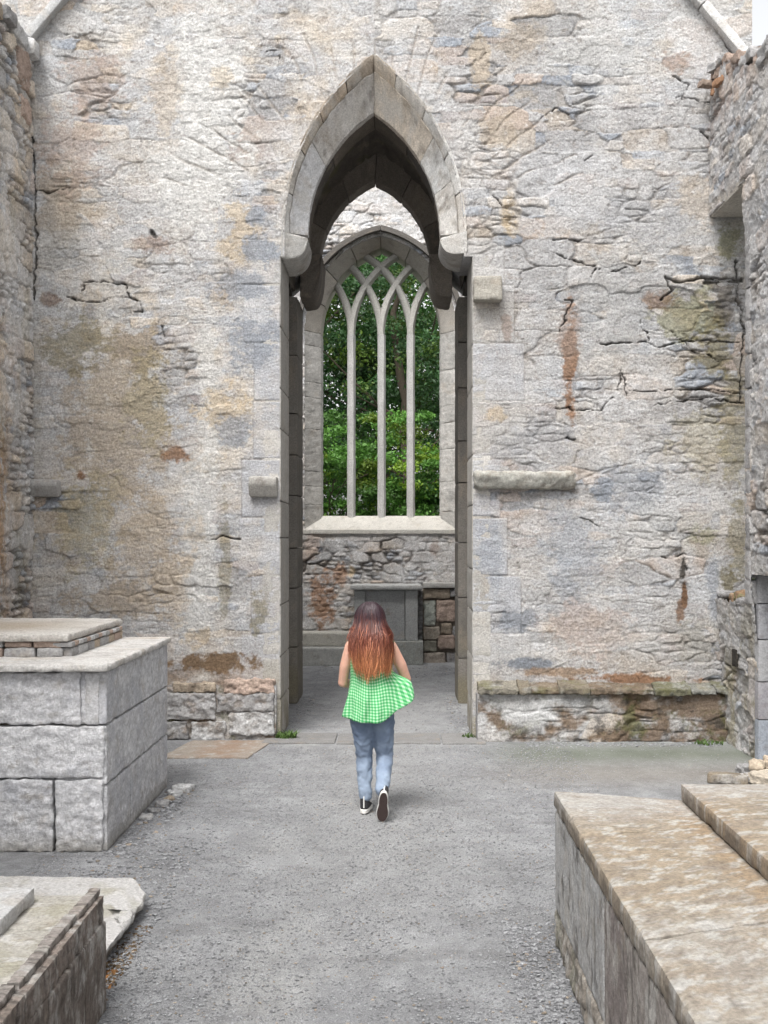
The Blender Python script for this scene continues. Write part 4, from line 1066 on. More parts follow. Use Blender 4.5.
prism_y(g, [(RX + .07, 0), (2.8, 0), (2.8, .72), (RX + .07, .72)], 1.9, RY - .75, GREY * .6)
prism_y(g, [(RX + .07, 0), (RX + .9, 0), (RX + .9, .72), (RX + .07, .72)], RY - .76, RY - .25, GREY * .6)
g.build('base_course', M_ASHLAR, rt)

# ------------------------------------------------------------------ small loose stones and paving
fs = G()
def flagst(V, cc):
    m = np.exp(-((V[:, 0] + 1.75) / .25) ** 2); cc = mix(cc, (.30, .20, .14), m * .8 * sstep(-.4, .2, fbm(V[:, 0] * 6, V[:, 1] * 6, V[:, 2], 4)))
    return mix(cc, (.45, .43, .40), sstep(.1, .3, fbm(V[:, 0] * 12, V[:, 1] * 9, V[:, 2] + 5, 4, .6)) * .6)
def flagskew(V):
    V = V.copy(); V[:, 0] += (V[:, 1] - 11.6) * .15; return V
stone(fs, (-1.83, 11.60, .004), (.86, .96, .03), (.33, .29, .25), res=.02, r=.01, amp=.006, sd=3, stain=flagst, fmap=flagskew, chip=2)
o = fs.build('paving_slab', M_ASHLAR); tag(o, 'worn reddish flagstone sunk in the gravel left of the archway', 'flagstone')
th_ = G(); rnd = random.Random(2)
xx = -1.45
while xx < .85:
    w = rnd.uniform(.35, .8); w = min(w, .9 - xx)
    stone(th_, (xx + w / 2, 12.2 + rnd.uniform(-.02, .02), .0), (w - .01, .62, .045), (.29, .285, .28), res=.03, r=.015, amp=.008, sd=xx + 3); xx += w
o = th_.build('threshold', M_GRAVEL); tag(o, 'worn grey stone threshold across the foot of the archway', 'threshold')

rnd = random.Random(6)
names = ['angular pale stone at the foot of the chest tomb, nearest the camera', 'small flat stone against the chest tomb foot, second from the camera', 'thin grey stone at the middle of the chest tomb foot', 'tan rounded stone at the chest tomb foot behind the thin grey one', 'broken pale stone near the far end of the chest tomb foot', 'farthest and largest loose stone by the chest tomb foot']
for i, (x, y, s) in enumerate(((-1.93, 8.75, .07), (-1.92, 8.98, .06), (-1.90, 9.2, .07), (-1.88, 9.38, .06), (-1.87, 9.55, .085), (-1.83, 9.72, .11))):
    g = G(); stone(g, (x, y, s * .22), (s * 1.3, s * 1.5, s * .6), (PALE, GREY, GREY * 1.1, TAN * .9, PALE, PALE * 1.05)[i], res=.01, r=.02, amp=.03, sd=i * 4.1, freq=16, rot=i * .9)
    o = g.build('loose_stone', M_RUBBLE); tag(o, names[i], 'stone', 'stones along the foot of the chest tomb')

pl = G()
stone(pl, (px(728, 10.0), 10.0, .05), (.34, .12, .09), (.24, .20, .15), res=.012, r=.015, amp=.012, sd=5, rot=-.35, stain=slate)
o = pl.build('broken_slab', M_ASHLAR); tag(o, 'split brown slab fragment behind the right tomb, left of the rubble stones', 'stone')
pn = ['pale wedge stone at the left of the rubble behind the right tomb', 'flat tan stone topmost in the rubble behind the right tomb', 'large pale stone at the right of the rubble behind the right tomb', 'low grey stone at the back of the rubble behind the right tomb', 'rounded tan stone at the picture edge behind the right tomb']
for i, (p, y, z, s) in enumerate(((748, 10.0, .05, .16), (757, 10.12, .14, .15), (766, 9.9, .07, .22), (752, 10.35, .05, .2), (775, 10.2, .15, .2))):
    g = G(); stone(g, (px(p, y), y, z), (s * 1.2, s * .9, s * .5), (PALE * 1.05, TAN * 1.1, (.52, .46, .38), GREY, TAN * 1.2)[i], res=.01, r=.03, amp=.05, sd=i * 3.3 + 1, freq=9, rot=i * 1.1)
    o = g.build('rubble_stone', M_RUBBLE); tag(o, pn[i], 'stone', 'rubble stones behind the right tomb')

def weeds(name, label, cx, cy, n, rad, hgt, sd, group=None):
    r = np.random.RandomState(sd); g = G()
    for i in range(n):
        a = r.rand() * 6.28; d = rad * r.rand() ** .5; x, y = cx + d * math.cos(a), cy + d * math.sin(a) * .8
        az = r.rand() * 6.28; hh = hgt * r.uniform(.4, 1); w = r.uniform(.006, .016); ln = r.uniform(.2, .9) * hh
        dx, dy = math.cos(az), math.sin(az); q = np.array([[x, y, 0], [x + dy * w, y - dx * w, hh * .5], [x + dx * ln, y + dy * ln, hh], [x - dy * w, y + dx * w, hh * .55]])
        g.add(q, [[0, 1, 2, 3]], np.array((.10, .17, .045)) * r.uniform(.6, 1.4))
    o = g.build(name, M_LEAF, smooth=False); tag(o, label, 'plant', group)
weeds('weed', 'small green weed rooted at the foot of the left door jamb', W(287), 12.2, 120, .11, .11, 1)
weeds('weed', 'sparse low weed at the base of the mossy plinth corner on the right', 3.2, 11.9, 60, .15, .06, 2)
weeds('weed', 'tiny weed at the foot of the right door jamb', W(470), 12.25, 40, .08, .07, 3)
moss_ = G()
chips(600, (-1.48, -1.36), (5.25, 6.35), .005, .014, moss_, 1.2, col=(.20, .145, .09), zf=.8, z0=.0)
chips(60, (-1.46, -1.38), (5.3, 5.7), .008, .02, moss_, 1.2, col=(.30, .15, .06), zf=.8, z0=.0)
o = moss_.build('dead_moss', M_RUBBLE); tag(o, 'orange brown dead moss along the edge of the low pale slab', 'moss', kind='stuff')

# ------------------------------------------------------------------ trees beyond the window
def tree(name, label, x, y, hgt, rad, z0, nclump, nleaf, base, sd, group, lean=(0, 0), leaf=.11, trunk_r=.2, branches=7):
    t = thing(name, label, 'tree' if 'tree' in name else 'shrub', (x, y, 0), group)
    r = np.random.RandomState(sd)
    g = G()
    def limb(p0, p1, r0, r1, n=8, k=7):
        p0, p1 = np.array(p0, float), np.array(p1, float); d = p1 - p0; L = np.linalg.norm(d); d /= L
        a = np.cross(d, (0, 0, 1.)) if abs(d[2]) < .95 else np.cross(d, (1., 0, 0)); a /= np.linalg.norm(a); b = np.cross(d, a)
        tt = np.linspace(0, 1, n); off = np.cumsum(r.normal(size=(n, 3)) * L * .018, 0); off -= off[0]
        V = np.zeros((n, k + 1, 3)); th = np.linspace(0, 2 * math.pi, k + 1)
        for i in range(n):
            rr = r0 + (r1 - r0) * tt[i]; c = p0 + (p1 - p0) * tt[i] + off[i]
            V[i] = c + rr * (np.cos(th)[:, None] * a + np.sin(th)[:, None] * b)
        g.add(V.reshape(-1, 3), grid_faces(k + 1, n), np.array((.075, .06, .045)) * r.uniform(.8, 1.2))
        return p0 + (p1 - p0) + off[-1]
    top = (x + lean[0], y + lean[1], hgt * .8)
    if trunk_r > 0:
        limb((x, y, -.1), top, trunk_r, trunk_r * .35, 14, 9)
        for i in range(branches):
            f = r.uniform(.2, .85); p = np.array((x + lean[0] * f, y + lean[1] * f, hgt * .8 * f)); a = r.rand() * 6.28
            L = rad * r.uniform(.6, 1.0); q = p + np.array((math.cos(a) * L, math.sin(a) * L, L * r.uniform(.3, .9)))
            limb(p, q, trunk_r * .4 * (1.1 - f), .015, 8, 6)
            for _ in range(2):
                a2 = a + r.uniform(-.8, .8); m = p + (q - p) * r.uniform(.3, .8); limb(m, m + np.array((math.cos(a2), math.sin(a2), r.uniform(.2, .9))) * L * .5, trunk_r * .14, .01, 5, 5)
        g.build('trunk', M_BARK, t)
    g = G()
    # leaf clumps spread through the crown
    u = r.normal(size=(nclump, 3)); u /= np.linalg.norm(u, axis=1)[:, None]; rad_ = r.rand(nclump, 1) ** .45
    cz = (z0 + hgt) / 2; cc = np.array((x + lean[0] * .6, y + lean[1] * .6, cz)) + u * rad_ * np.array((rad, rad, (hgt - z0) / 2))
    cs = r.uniform(.22, .55, nclump) * rad * .36
    tone = r.uniform(.55, 1.5, nclump); hue = r.rand(nclump)
    k = r.randint(0, nclump, nleaf)
    d = r.normal(size=(nleaf, 3)) * .55; P = cc[k] + d * cs[k][:, None] * np.array((1.25, 1.25, .6))
    s = leaf * r.uniform(.5, 1.25, nleaf)
    nrm = r.normal(size=(nleaf, 3)) + np.array((0, -.2, .9)); nrm /= np.linalg.norm(nrm, axis=1)[:, None]
    a = np.cross(nrm, r.normal(size=(nleaf, 3))); a /= np.linalg.norm(a, axis=1)[:, None]; b = np.cross(nrm, a)
    V = np.stack([P - a * s[:, None] * .5, P + b * s[:, None] * .28, P + a * s[:, None] * .5, P - b * s[:, None] * .28], 1)
    V[:, 2] += nrm * s[:, None] * .12
    col = np.asarray(base)[None] * (tone[k] * r.uniform(.7, 1.3, nleaf))[:, None]
    col = col * np.where(hue[k][:, None] > .8, np.array((1.7, 1.15, .6)), np.array((1., 1., 1.)))
    g.add(V.reshape(-1, 3), np.arange(nleaf * 4).reshape(-1, 4), np.repeat(col, 4, 0))
    g.build('crown', M_LEAF, t, smooth=False)
    return t
GRN, DGR, BRI = (.05, .125, .028), (.034, .09, .026), (.09, .215, .035)
tree('broadleaf_tree', 'dark leafy tree with a leaning trunk at the right of the far window', 1.2, 29, 10.5, 2.9, 4.6, 110, 15000, DGR, 11, 'trees beyond the window', (-.6, .2), trunk_r=.2, branches=10)
tree('broadleaf_tree', 'tall green tree filling the middle of the far window', -1.0, 33, 12.5, 3.6, 2.6, 200, 36000, GRN, 12, 'trees beyond the window', (.3, 0), trunk_r=.22, leaf=.15)
tree('broadleaf_tree', 'darker green tree behind the left part of the far window', -3.6, 31, 12, 3.4, 1.5, 190, 36000, DGR, 13, 'trees beyond the window', (.6, 0), trunk_r=.25, leaf=.14)
tree('broadleaf_tree', 'distant tree closing the view at the right of the far window', 4.6, 38, 13, 3.4, 2.0, 150, 18000, GRN, 14, 'trees beyond the window', (0, 0), trunk_r=.25, leaf=.17)
tree('broadleaf_tree', 'distant dark tree behind the middle tree of the far window', .2, 42, 15, 4.2, 1.0, 170, 22000, DGR, 15, 'trees beyond the window', (0, 0), trunk_r=.3, leaf=.2)
tree('broadleaf_tree', 'distant tree standing far left beyond the east wall', -9, 40, 14, 5, 1.5, 150, 14000, GRN, 16, 'trees beyond the window', (0, 0), trunk_r=.3, leaf=.2)
tree('broadleaf_tree', 'distant tree standing far right beyond the east wall', 11, 42, 14, 5, 1.5, 150, 14000, GRN, 17, 'trees beyond the window', (0, 0), trunk_r=.3, leaf=.2)
tree('leafy_shrub', 'bright green bush low in the left of the far window', -1.55, 25.5, 4.9, 1.45, .3, 110, 24000, BRI, 18, 'bushes beyond the window', trunk_r=.05, leaf=.10)
tree('leafy_shrub', 'bright green bush low in the middle of the far window', .15, 26.5, 5.4, 1.6, .3, 120, 27000, BRI, 19, 'bushes beyond the window', trunk_r=.05, leaf=.10)
tree('leafy_shrub', 'green bush low at the right of the far window', 1.9, 26, 4.5, 1.4, .3, 110, 22000, GRN, 20, 'bushes beyond the window', trunk_r=.05, leaf=.10)
tree('leafy_shrub', 'green bush at the far left beyond the east wall', -3.6, 25.5, 3.9, 1.3, .3, 60, 8000, GRN, 22, 'bushes beyond the window', trunk_r=.05, leaf=.11)

# ------------------------------------------------------------------ the woman walking away
def plain_mat(name, col, rough=.7, bump=0, scale=200, var=.15, sub=0):
    m, nt, b = new_mat(name); N, L = nt.nodes, nt.links
    tc = N.new('ShaderNodeTexCoord'); n = N.new('ShaderNodeTexNoise'); n.inputs['Scale'].default_value = scale; n.inputs['Detail'].default_value = 4
    L.new(tc.outputs['Object'], n.inputs['Vector'])
    r = N.new('ShaderNodeMapRange'); r.inputs[1].default_value = .3; r.inputs[2].default_value = .7; r.inputs[3].default_value = 1 - var; r.inputs[4].default_value = 1 + var
    L.new(n.outputs['Fac'], r.inputs['Value'])
    vm = N.new('ShaderNodeVectorMath'); vm.operation = 'SCALE'; vm.inputs[0].default_value = col; L.new(r.outputs[0], vm.inputs['Scale']); L.new(vm.outputs[0], b.inputs['Base Color'])
    if bump:
        bp = N.new('ShaderNodeBump'); bp.inputs['Strength'].default_value = bump; bp.inputs['Distance'].default_value = .004; L.new(n.outputs['Fac'], bp.inputs['Height']); L.new(bp.outputs[0], b.inputs['Normal'])
    b.inputs['Roughness'].default_value = rough
    if sub: b.inputs['Subsurface Weight'].default_value = sub; b.inputs['Subsurface Scale'].default_value = .01
    return m
M_SKIN = plain_mat('skin', (.62, .36, .27), .5, var=.06, scale=40, sub=.15)
M_CANVAS = plain_mat('black_canvas', (.025, .024, .027), .8, .4, 900)
M_RUBBER = plain_mat('white_rubber', (.72, .71, .68), .5, var=.08)
M_OUT = plain_mat('brown_outsole', (.055, .035, .032), .7, .5, 350, .3)
M_EYE = plain_mat('eye_white', (.7, .7, .7), .2)

def denim_mat():
    m, nt, b = new_mat('faded_denim'); N, L = nt.nodes, nt.links
    tc = N.new('ShaderNodeTexCoord')
    n1 = N.new('ShaderNodeTexNoise'); n1.inputs['Scale'].default_value = 7; n1.inputs['Detail'].default_value = 5
    n2 = N.new('ShaderNodeTexNoise'); n2.inputs['Scale'].default_value = 500; n2.inputs['Detail'].default_value = 2
    L.new(tc.outputs['Object'], n1.inputs['Vector']); L.new(tc.outputs['Object'], n2.inputs['Vector'])
    sp = N.new('ShaderNodeSeparateXYZ'); L.new(tc.outputs['Object'], sp.inputs[0])
    mr = N.new('ShaderNodeMapRange'); mr.inputs[1].default_value = .75; mr.inputs[2].default_value = .2; L.new(sp.outputs[2], mr.inputs['Value'])
    ad = N.new('ShaderNodeMath'); ad.operation = 'MULTIPLY_ADD'; ad.inputs[1].default_value = .5; L.new(mr.outputs[0], ad.inputs[0]); L.new(n1.outputs['Fac'], ad.inputs[2])
    cr = N.new('ShaderNodeValToRGB'); cr.color_ramp.elements[0].position = .4; cr.color_ramp.elements[0].color = (.12, .165, .25, 1); cr.color_ramp.elements[1].position = 1.0; cr.color_ramp.elements[1].color = (.25, .31, .40, 1)
    L.new(ad.outputs[0], cr.inputs[0]); L.new(cr.outputs[0], b.inputs['Base Color'])
    bp = N.new('ShaderNodeBump'); bp.inputs['Strength'].default_value = .3; bp.inputs['Distance'].default_value = .002; L.new(n2.outputs['Fac'], bp.inputs['Height']); L.new(bp.outputs[0], b.inputs['Normal'])
    b.inputs['Roughness'].default_value = .9
    return m
def gingham_mat():
    m, nt, b = new_mat('green_gingham'); N, L = nt.nodes, nt.links
    at = N.new('ShaderNodeAttribute'); at.attribute_name = 'Pat'
    sp = N.new('ShaderNodeSeparateXYZ'); L.new(at.outputs['Vector'], sp.inputs[0])
    ss = []
    for k in (0, 1):
        a = N.new('ShaderNodeMath'); a.operation = 'MULTIPLY'; a.inputs[1].default_value = 1 / .0225; L.new(sp.outputs[k], a.inputs[0])
        f = N.new('ShaderNodeMath'); f.operation = 'FRACT'; L.new(a.outputs[0], f.inputs[0])
        c = N.new('ShaderNodeMath'); c.operation = 'GREATER_THAN'; c.inputs[1].default_value = .46; L.new(f.outputs[0], c.inputs[0]); ss.append(c)
    s_ = N.new('ShaderNodeMath'); s_.operation = 'ADD'; L.new(ss[0].outputs[0], s_.inputs[0]); L.new(ss[1].outputs[0], s_.inputs[1])
    h = N.new('ShaderNodeMath'); h.operation = 'MULTIPLY'; h.inputs[1].default_value = .5; L.new(s_.outputs[0], h.inputs[0])
    cr = N.new('ShaderNodeValToRGB'); cr.color_ramp.interpolation = 'LINEAR'
    e = cr.color_ramp.elements; e[0].color = (.46, .68, .48, 1); e[1].color = (.045, .33, .11, 1); e[1].position = 1
    x = e.new(.5); x.color = (.17, .52, .22, 1)
    L.new(h.outputs[0], cr.inputs[0]); L.new(cr.outputs[0], b.inputs['Base Color'])
    b.inputs['Roughness'].default_value = .85
    return m
M_DENIM, M_GING = denim_mat(), gingham_mat()
def hair_mat():
    m, nt, b = new_mat('auburn_hair'); at = nt.nodes.new('ShaderNodeAttribute'); at.attribute_name = 'Col'
    nt.links.new(at.outputs['Color'], b.inputs['Base Color']); b.inputs['Roughness'].default_value = .45
    return m
M_HAIR = hair_mat()

PY = 8.9
person = thing('person', 'woman with long auburn hair, green gingham top and blue jeans walking towards the archway', 'person', (-.23, PY, 0))
def blob(name, chains, mat, parent, voxel=.008, smooth=6, ell=()):
    """one continuous surface: tapered tubes and ellipsoids fused with a voxel remesh"""
    bm = bmesh.new()
    for pts in chains:      # list of (x,y,z,rx[,ry])
        for (p, q) in zip(pts[:-1], pts[1:]):
            P, Q = Vector(p[:3]), Vector(q[:3]); d = Q - P; L = d.length
            rot = d.to_track_quat('Z', 'Y').to_matrix().to_4x4()
            up = rot.to_3x3()
            K, ringv = 14, []
            rp, rq = p[3], q[3]; fp = p[4] if len(p) > 4 else rp; fq = q[4] if len(q) > 4 else rq
            spec = [(-rp * .97, .25), (-rp * .7, .71), (-rp * .35, .935), (0, 1)]
            rings = [(t, k * rp, k * fp) for t, k in spec] + [(L + -t * rq / rp, k * rq, k * fq) for t, k in reversed(spec)]
            ex = Vector((1, 0, 0)) - d.normalized() * d.normalized().x
            if ex.length < .2: ex = Vector((0, 0, 1)) - d.normalized() * d.normalized().z
            ex.normalize(); ey = d.normalized().cross(ex)
            for (t, a, b_) in rings:
                c = P + d.normalized() * t
                ringv.append([bm.verts.new(c + ex * (a * math.cos(2 * math.pi * k / K)) + ey * (b_ * math.sin(2 * math.pi * k / K))) for k in range(K)])
            for r0, r1 in zip(ringv[:-1], ringv[1:]):
                for k in range(K): bm.faces.new((r0[k], r0[(k + 1) % K], r1[(k + 1) % K], r1[k]))
            bm.faces.new(ringv[0][::-1]); bm.faces.new(ringv[-1])
    for (c, r) in ell:
        bmesh.ops.create_uvsphere(bm, u_segments=20, v_segments=14, radius=1, matrix=Matrix.Translation(c) @ Matrix.Diagonal((*r, 1)))
    me = bpy.data.meshes.new(name); bm.to_mesh(me); bm.free()
    for p in me.polygons: p.use_smooth = True
    o = link_mesh(name, me, mat, parent)
    rm = o.modifiers.new('remesh', 'REMESH'); rm.mode = 'VOXEL'; rm.voxel_size = voxel; rm.use_smooth_shade = True
    sm = o.modifiers.new('smooth', 'SMOOTH'); sm.iterations = smooth; sm.factor = .5
    return o
HX = -.232
el, er = (-.445, 8.93, 1.02), (.05, 8.95, 1.045)
wl_, wr_ = (-.33, 9.13, 1.0), (-.10, 9.15, 1.02)
ch = [
    [(HX, 8.90, 1.42, .052), (-.225, 8.885, 1.31, .055)],
    [(-.375, 8.89, 1.305, .050), (-.225, 8.88, 1.33, .06), (-.075, 8.89, 1.305, .050)],
    [(-.222, 8.89, 1.26, .135, .085), (-.22, 8.885, 1.05, .115, .085), (-.215, 8.90, .90, .15, .10)],
    [(-.382, 8.89, 1.30, .047), (-.425, 8.90, 1.15, .043), (*el, .036)], [(*el, .038), (-.40, 9.02, 1.0, .036), (*wl_, .024)],
    [(-.068, 8.89, 1.30, .047), (.005, 8.91, 1.16, .045), (*er, .037)], [(*er, .038), (-.01, 9.05, 1.02, .037), (*wr_, .024)],
    [(-.23, 8.90, .12, .02), (-.23, 8.9, .121, .02)][:0] or [(-.222, 8.89, 1.2, .1), (-.222, 8.89, 1.1, .1)],
]
for (w, sg) in ((wl_, 1), (wr_, -1)):      # hands: palm, four bent fingers, thumb
    x, y, z = w
    ch.append([(x, y, z, .026, .018), (x + sg * .035, y + .03, z - .01, .034, .016), (x + sg * .06, y + .045, z - .02, .034, .014)])
    for k, ln in enumerate((.95, 1.08, 1.0, .8)):
        zz = z + .012 - k * .02; bx, by = x + sg * .075, y + .05
        ch.append([(bx, by, zz, .0095), (bx + sg * .03 * ln, by + .004, zz - .006, .0088), (bx + sg * .04 * ln, by - .018 * ln, zz - .012, .0078), (bx + sg * .028 * ln, by - .034 * ln, zz - .014, .007)])
    ch.append([(x + sg * .02, y + .02, z + .02, .012), (x + sg * .045, y + .0, z + .045, .0105), (x + sg * .066, y - .004, z + .05, .009)])
body = blob('body', ch, M_SKIN, person, .0065, 4, ell=[((HX, 8.905, 1.515), (.076, .092, .108)), ((HX, 8.955, 1.47), (.055, .05, .055)), ((HX, 9.003, 1.505), (.012, .018, .02)), ((HX, 8.99, 1.465), (.024, .014, .009)), ((HX - .078, 8.9, 1.50), (.010, .02, .03)), ((HX + .078, 8.9, 1.50), (.010, .02, .03))])
for sg in (-1, 1):
    bm = bmesh.new(); bmesh.ops.create_uvsphere(bm, u_segments=12, v_segments=8, radius=.012, matrix=Matrix.Translation((HX + sg * .031, 8.984, 1.522)))
    me = bpy.data.meshes.new('eye'); bm.to_mesh(me); bm.free(); link_mesh('eye', me, M_EYE, person)

kL, aL = (-.277, 8.97, .44), (-.268, 8.925, .145)
kR, aR = (-.118, 8.985, .43), (-.137, 8.70, .235)
jeans = blob('jeans', [
    [(-.295, 8.895, .84, .10, .10), (-.155, 8.895, .84, .105, .105)], [(-.27, 8.90, .95, .10, .09), (-.16, 8.90, .95, .10, .09)],
    [(-.295, 8.90, .80, .100, .105), (-.287, 8.93, .62, .083), (*kL, .062), (-.277, 8.955, .36, .064), (-.271, 8.93, .22, .054), (*aL, .050)],
    [(-.142, 8.90, .80, .100, .105), (-.130, 8.93, .62, .083), (*kR, .064), (-.121, 8.93, .39, .064), (-.13, 8.80, .30, .056), (*aR, .050)],
], M_DENIM, person, .008, 4, ell=[((-.285, 8.855, .80), (.08, .065, .10)), ((-.155, 8.855, .80), (.08, .065, .10))])
tx = bpy.data.textures.new('folds', 'CLOUDS'); tx.noise_scale = .055; tx.noise_depth = 2
dm = jeans.modifiers.new('folds', 'DISPLACE'); dm.texture = tx; dm.strength = .024; dm.mid_level = .5

def loft_closed(name, rings, mat, parent, pat=None, thick=.003):
    g = G(); R = np.array(rings); n, k, _ = R.shape
    g.add(R.reshape(-1, 3), grid_faces(k, n), np.ones(3) * .5)
    o = g.build(name, mat, parent)
    if pat is not None:
        a = o.data.attributes.new('Pat', 'FLOAT_VECTOR', 'POINT'); a.data.foreach_set('vector', np.asarray(pat, np.float32).ravel())
    so = o.modifiers.new('thickness', 'SOLIDIFY'); so.thickness = thick; so.offset = 1
    return o
# sleeveless top: theta 0 = right (+x), 90 = front (+y), 270 = back
nk, nt2 = 60, 121
th2 = np.linspace(0, 2 * math.pi, nt2); rings, pat = [], []
def wrapg(t, c, w):
    d = (t - c + math.pi) % (2 * math.pi) - math.pi; return np.exp(-(d / w) ** 2)
back = wrapg(th2, 1.5 * math.pi, 1.1); right = wrapg(th2, 0.0 - .25, .55); left = wrapg(th2, math.pi, .6)
hem = .80 - .07 * back + .16 * wrapg(th2, .1, .5) + .05 * wrapg(th2, -.6, .35) - .02 * wrapg(th2, math.pi * 1.15, .5) + .006 * np.sin(th2 * 5 + 1)
for i in range(nk):
    k = i / (nk - 1)
    ztop = 1.392 + .0 * th2
    kk = k ** 1.15
    zz = ztop + (hem - ztop) * kk
    zc = (1.392 - zz)
    rx = np.interp(zc, [0, .02, .035, .06, .10, .2, .32, .45, .62], [.085, .135, .168, .186, .186, .166, .162, .183, .205])
    ry = np.interp(zc, [0, .02, .035, .06, .10, .2, .32, .45, .62], [.075, .085, .092, .102, .112, .118, .118, .138, .152])
    low = sstep(.25, .6, zc)
    fold = (.011 * np.sin(th2 * 8 + 1.5 * zc * 6) + .008 * np.sin(th2 * 13 + 2 + zc * 9) + .016 * fbm(th2 * 2.2, zc * 7, th2 * 0 + 3, 3)) * low
    flare = .125 * wrapg(th2, -.1, .55) * sstep(.26, .40, zc) + .03 * right * low
    lf = .02 * left * sstep(.4, .62, zc)
    x = -.222 + (rx + fold + flare + lf) * np.cos(th2) + .012 * low; y = 8.895 + (ry + fold + .3 * flare) * np.sin(th2)
    z = zz + .006 * low * np.sin(th2 * 5 + 4) + .03 * wrapg(th2, -.12, .3) * sstep(.26, .4, zc)
    rings.append(np.stack([x, y, z], 1)); pat.append(np.stack([th2 * .19, z + .02 * np.sin(th2 * 3) + .12 * wrapg(th2, -.12, .6) * low, z * 0], 1))
top = loft_closed('gingham_top', rings, M_GING, person, np.array(pat))

# hair: dark crown running into copper ends, built of separate locks
rh = np.random.RandomState(5); g = G(); nstr, nseg = 2600, 16
for i in range(nstr):
    fly = i > nstr - 70
    phi = rh.uniform(-1.95, 1.95) if not fly else rh.uniform(-1.6, 1.6); elev = rh.uniform(.0, 1.45); lay = rh.rand()
    clump = int((phi + 2) * 7); tipz = 1.045 + .02 * rh.normal() + .07 * RND[(clump * 13 + 5) & 255] + .20 * rh.rand() ** 1.6 + .03 * abs(phi)
    wv, ph = rh.uniform(.005, .014), rh.rand() * 6.28; sidex = rh.normal() * .016
    t = np.linspace(0, 1, nseg); P = np.zeros((nseg, 3))
    hc = np.array((HX, 8.90, 1.515)); rr = np.array((.103, .106, .115)) * (1 + .20 * lay)
    nh = 6
    e = np.linspace(elev, -.15, nh)
    P[:nh, 0] = hc[0] + rr[0] * np.cos(e) * math.sin(phi); P[:nh, 1] = hc[1] - rr[1] * np.cos(e) * math.cos(phi); P[:nh, 2] = hc[2] + rr[2] * np.sin(e)
    u = np.linspace(0, 1, nseg - nh + 1)[1:]
    x0, y0, z0 = P[nh - 1]
    ctr = ((clump + .5) / 7 - 2 - phi) * .11; ox = math.sin(phi) * (.052 * sstep(0, .6, u) - .052 * sstep(.5, 1.0, u)) + sidex * u + .022 * u + (ctr + .05 * (RND[(clump * 7 + 3) & 255] - .5)) * sstep(.3, 1, u)
    P[nh:, 0] = x0 + ox + wv * np.sin(u * rh.uniform(5, 9) + ph) + .012 * np.sin(u * 8 + clump * 2.1) * u
    yb = 8.775 - .035 * lay - .03 * math.cos(phi)
    P[nh:, 1] = y0 + (yb - y0) * sstep(0, .5, u) + wv * np.cos(u * 7 + ph)
    P[nh:, 2] = z0 + (tipz - z0) * u
    if fly: P[nh:, 0] += rh.normal() * .05 * u ** 2 + .015 * u; P[nh:, 2] += .06 * u ** 2 * rh.rand()
    for _ in range(4): P[1:-1] = (P[:-2] + 2 * P[1:-1] + P[2:]) / 4
    w = rh.uniform(.0016, .0036) * (.5 if fly else 1)
    tan = np.gradient(P, axis=0); tan /= np.linalg.norm(tan, axis=1)[:, None]
    ref = np.array((math.sin(phi), -math.cos(phi), .05)); sd_ = np.cross(tan, ref); sd_ /= np.linalg.norm(sd_, axis=1)[:, None]; n2 = np.cross(sd_, tan)
    wt = (w * (1 - .75 * t ** 3))[:, None]
    V = np.stack([P + sd_ * wt, P + n2 * wt * .7, P - sd_ * wt, P - n2 * wt * .7, P + sd_ * wt], 1)
    zc_ = P[:, 2] + rh.normal() * .035
    s1 = sstep(1.56, 1.36, zc_)[:, None]; s2 = sstep(1.34, 1.12, zc_)[:, None] * rh.uniform(.3, 1.1)
    c = np.array((.03, .014, .02)) * (1 - s1) + np.array((.17, .05, .03)) * s1; c = c * (1 - np.clip(s2, 0, 1)) + np.array((.60, .25, .105)) * np.clip(s2, 0, 1)
    c = c * rh.uniform(.75, 1.3)
    if rh.rand() < .16: c = c * 1.5 + np.array((.16, .085, .05)) * s1
    g.add(V.reshape(-1, 3), grid_faces(5, nseg), np.repeat(c, 5, 0))
g.build('hair', M_HAIR, person)

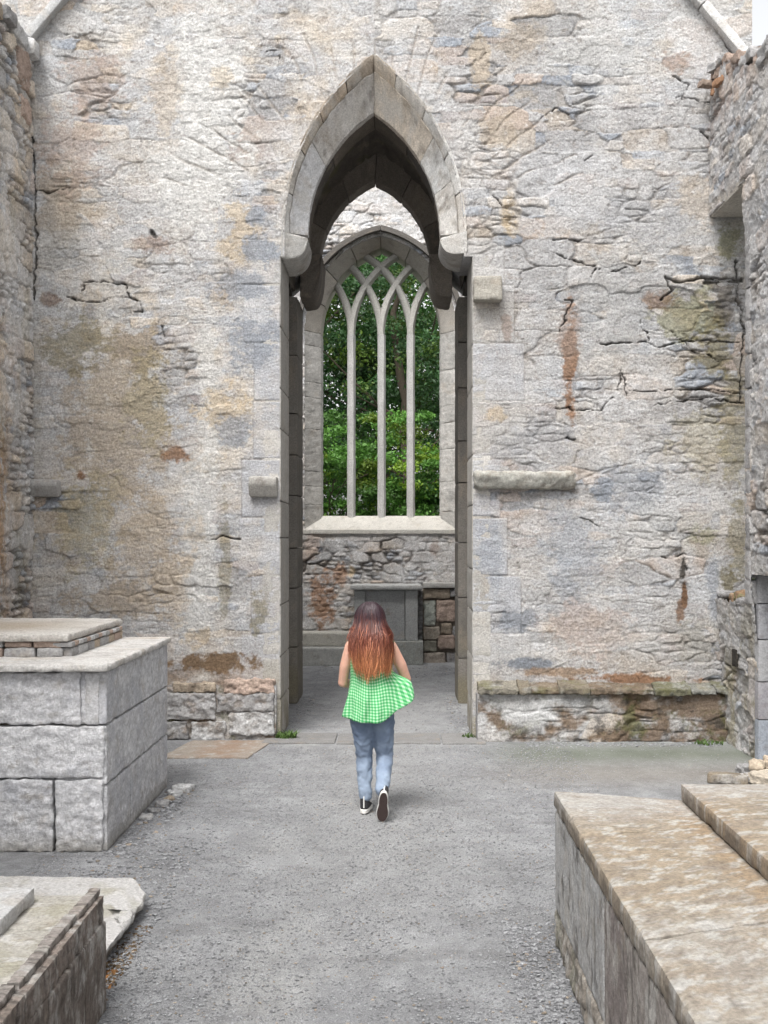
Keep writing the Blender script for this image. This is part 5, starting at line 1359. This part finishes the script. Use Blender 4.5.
def make_shoe(M, label=None):
    """local: toe along +y, sole on z=0; M places it"""
    def outline(k, grow=0.0):
        pts = []
        for a in np.linspace(0, 2 * math.pi, 41)[:-1]:
            y = .125 * math.sin(a); w = .036 + .012 * sstep(-.02, .08, np.float64(y)) - .004 * math.exp(-((y + .02) / .03) ** 2)
            pts.append((math.copysign(abs(math.cos(a)) ** .75, math.cos(a)) * (w + grow), y * (1 + grow * 6), k))
        return pts
    def slab(name, z0, z1, mat, gr):
        bm = bmesh.new()
        a = [bm.verts.new(p) for p in outline(z0, gr)]; b_ = [bm.verts.new(p) for p in outline(z1, gr)]
        bm.faces.new(a[::-1]); bm.faces.new(b_)
        for i in range(40): bm.faces.new((a[i], a[(i + 1) % 40], b_[(i + 1) % 40], b_[i]))
        me = bpy.data.meshes.new(name); bm.to_mesh(me); bm.free(); me.transform(M)
        o = link_mesh(name, me, mat, sh)
        bv = o.modifiers.new('bevel', 'BEVEL'); bv.width = .003; bv.segments = 2
        return o
    me0 = bmesh.new()
    o = blob('shoe', [[(0, .085, .035, .040, .026), (0, .0, .045, .038, .036), (0, -.075, .05, .034, .04)], [(0, -.07, .05, .034, .036), (0, -.065, .135, .036, .042)]], M_CANVAS, person, .006, 3)
    o.data.transform(M); sh = o
    slab('rubber_sole', .004, .032, M_RUBBER, .004); slab('outsole', -.002, .0035, M_OUT, -.001)
    tcp = blob('toe_cap', [[(0, .095, .034, .036, .022), (0, .075, .040, .039, .024)]], M_RUBBER, sh, .006, 2); tcp.data.transform(M)
    bm = bmesh.new(); bmesh.ops.create_cube(bm, size=1, matrix=Matrix.Translation((0, -.108, .09)) @ Matrix.Diagonal((.008, .004, .09, 1)))
    me = bpy.data.meshes.new('heel_strip'); bm.to_mesh(me); bm.free(); me.transform(M); link_mesh('heel_strip', me, M_RUBBER, sh)
    bm = bmesh.new()
    for i in range(5):
        bmesh.ops.create_cube(bm, size=1, matrix=Matrix.Translation((0, .035 - i * .014, .075 + i * .013)) @ Matrix.Rotation(.6, 4, 'X') @ Matrix.Diagonal((.052, .006, .006, 1)))
    me = bpy.data.meshes.new('laces'); bm.to_mesh(me); bm.free(); me.transform(M); link_mesh('laces', me, M_RUBBER, sh)
make_shoe(Matrix.Translation((-.268, 8.99, .012)) @ Matrix.Rotation(math.radians(-6), 4, 'Z'))
make_shoe(Matrix.Translation((-.128, 8.605, .128)) @ Matrix.Rotation(math.radians(4), 4, 'Y') @ Matrix.Rotation(math.radians(-70), 4, 'X'))
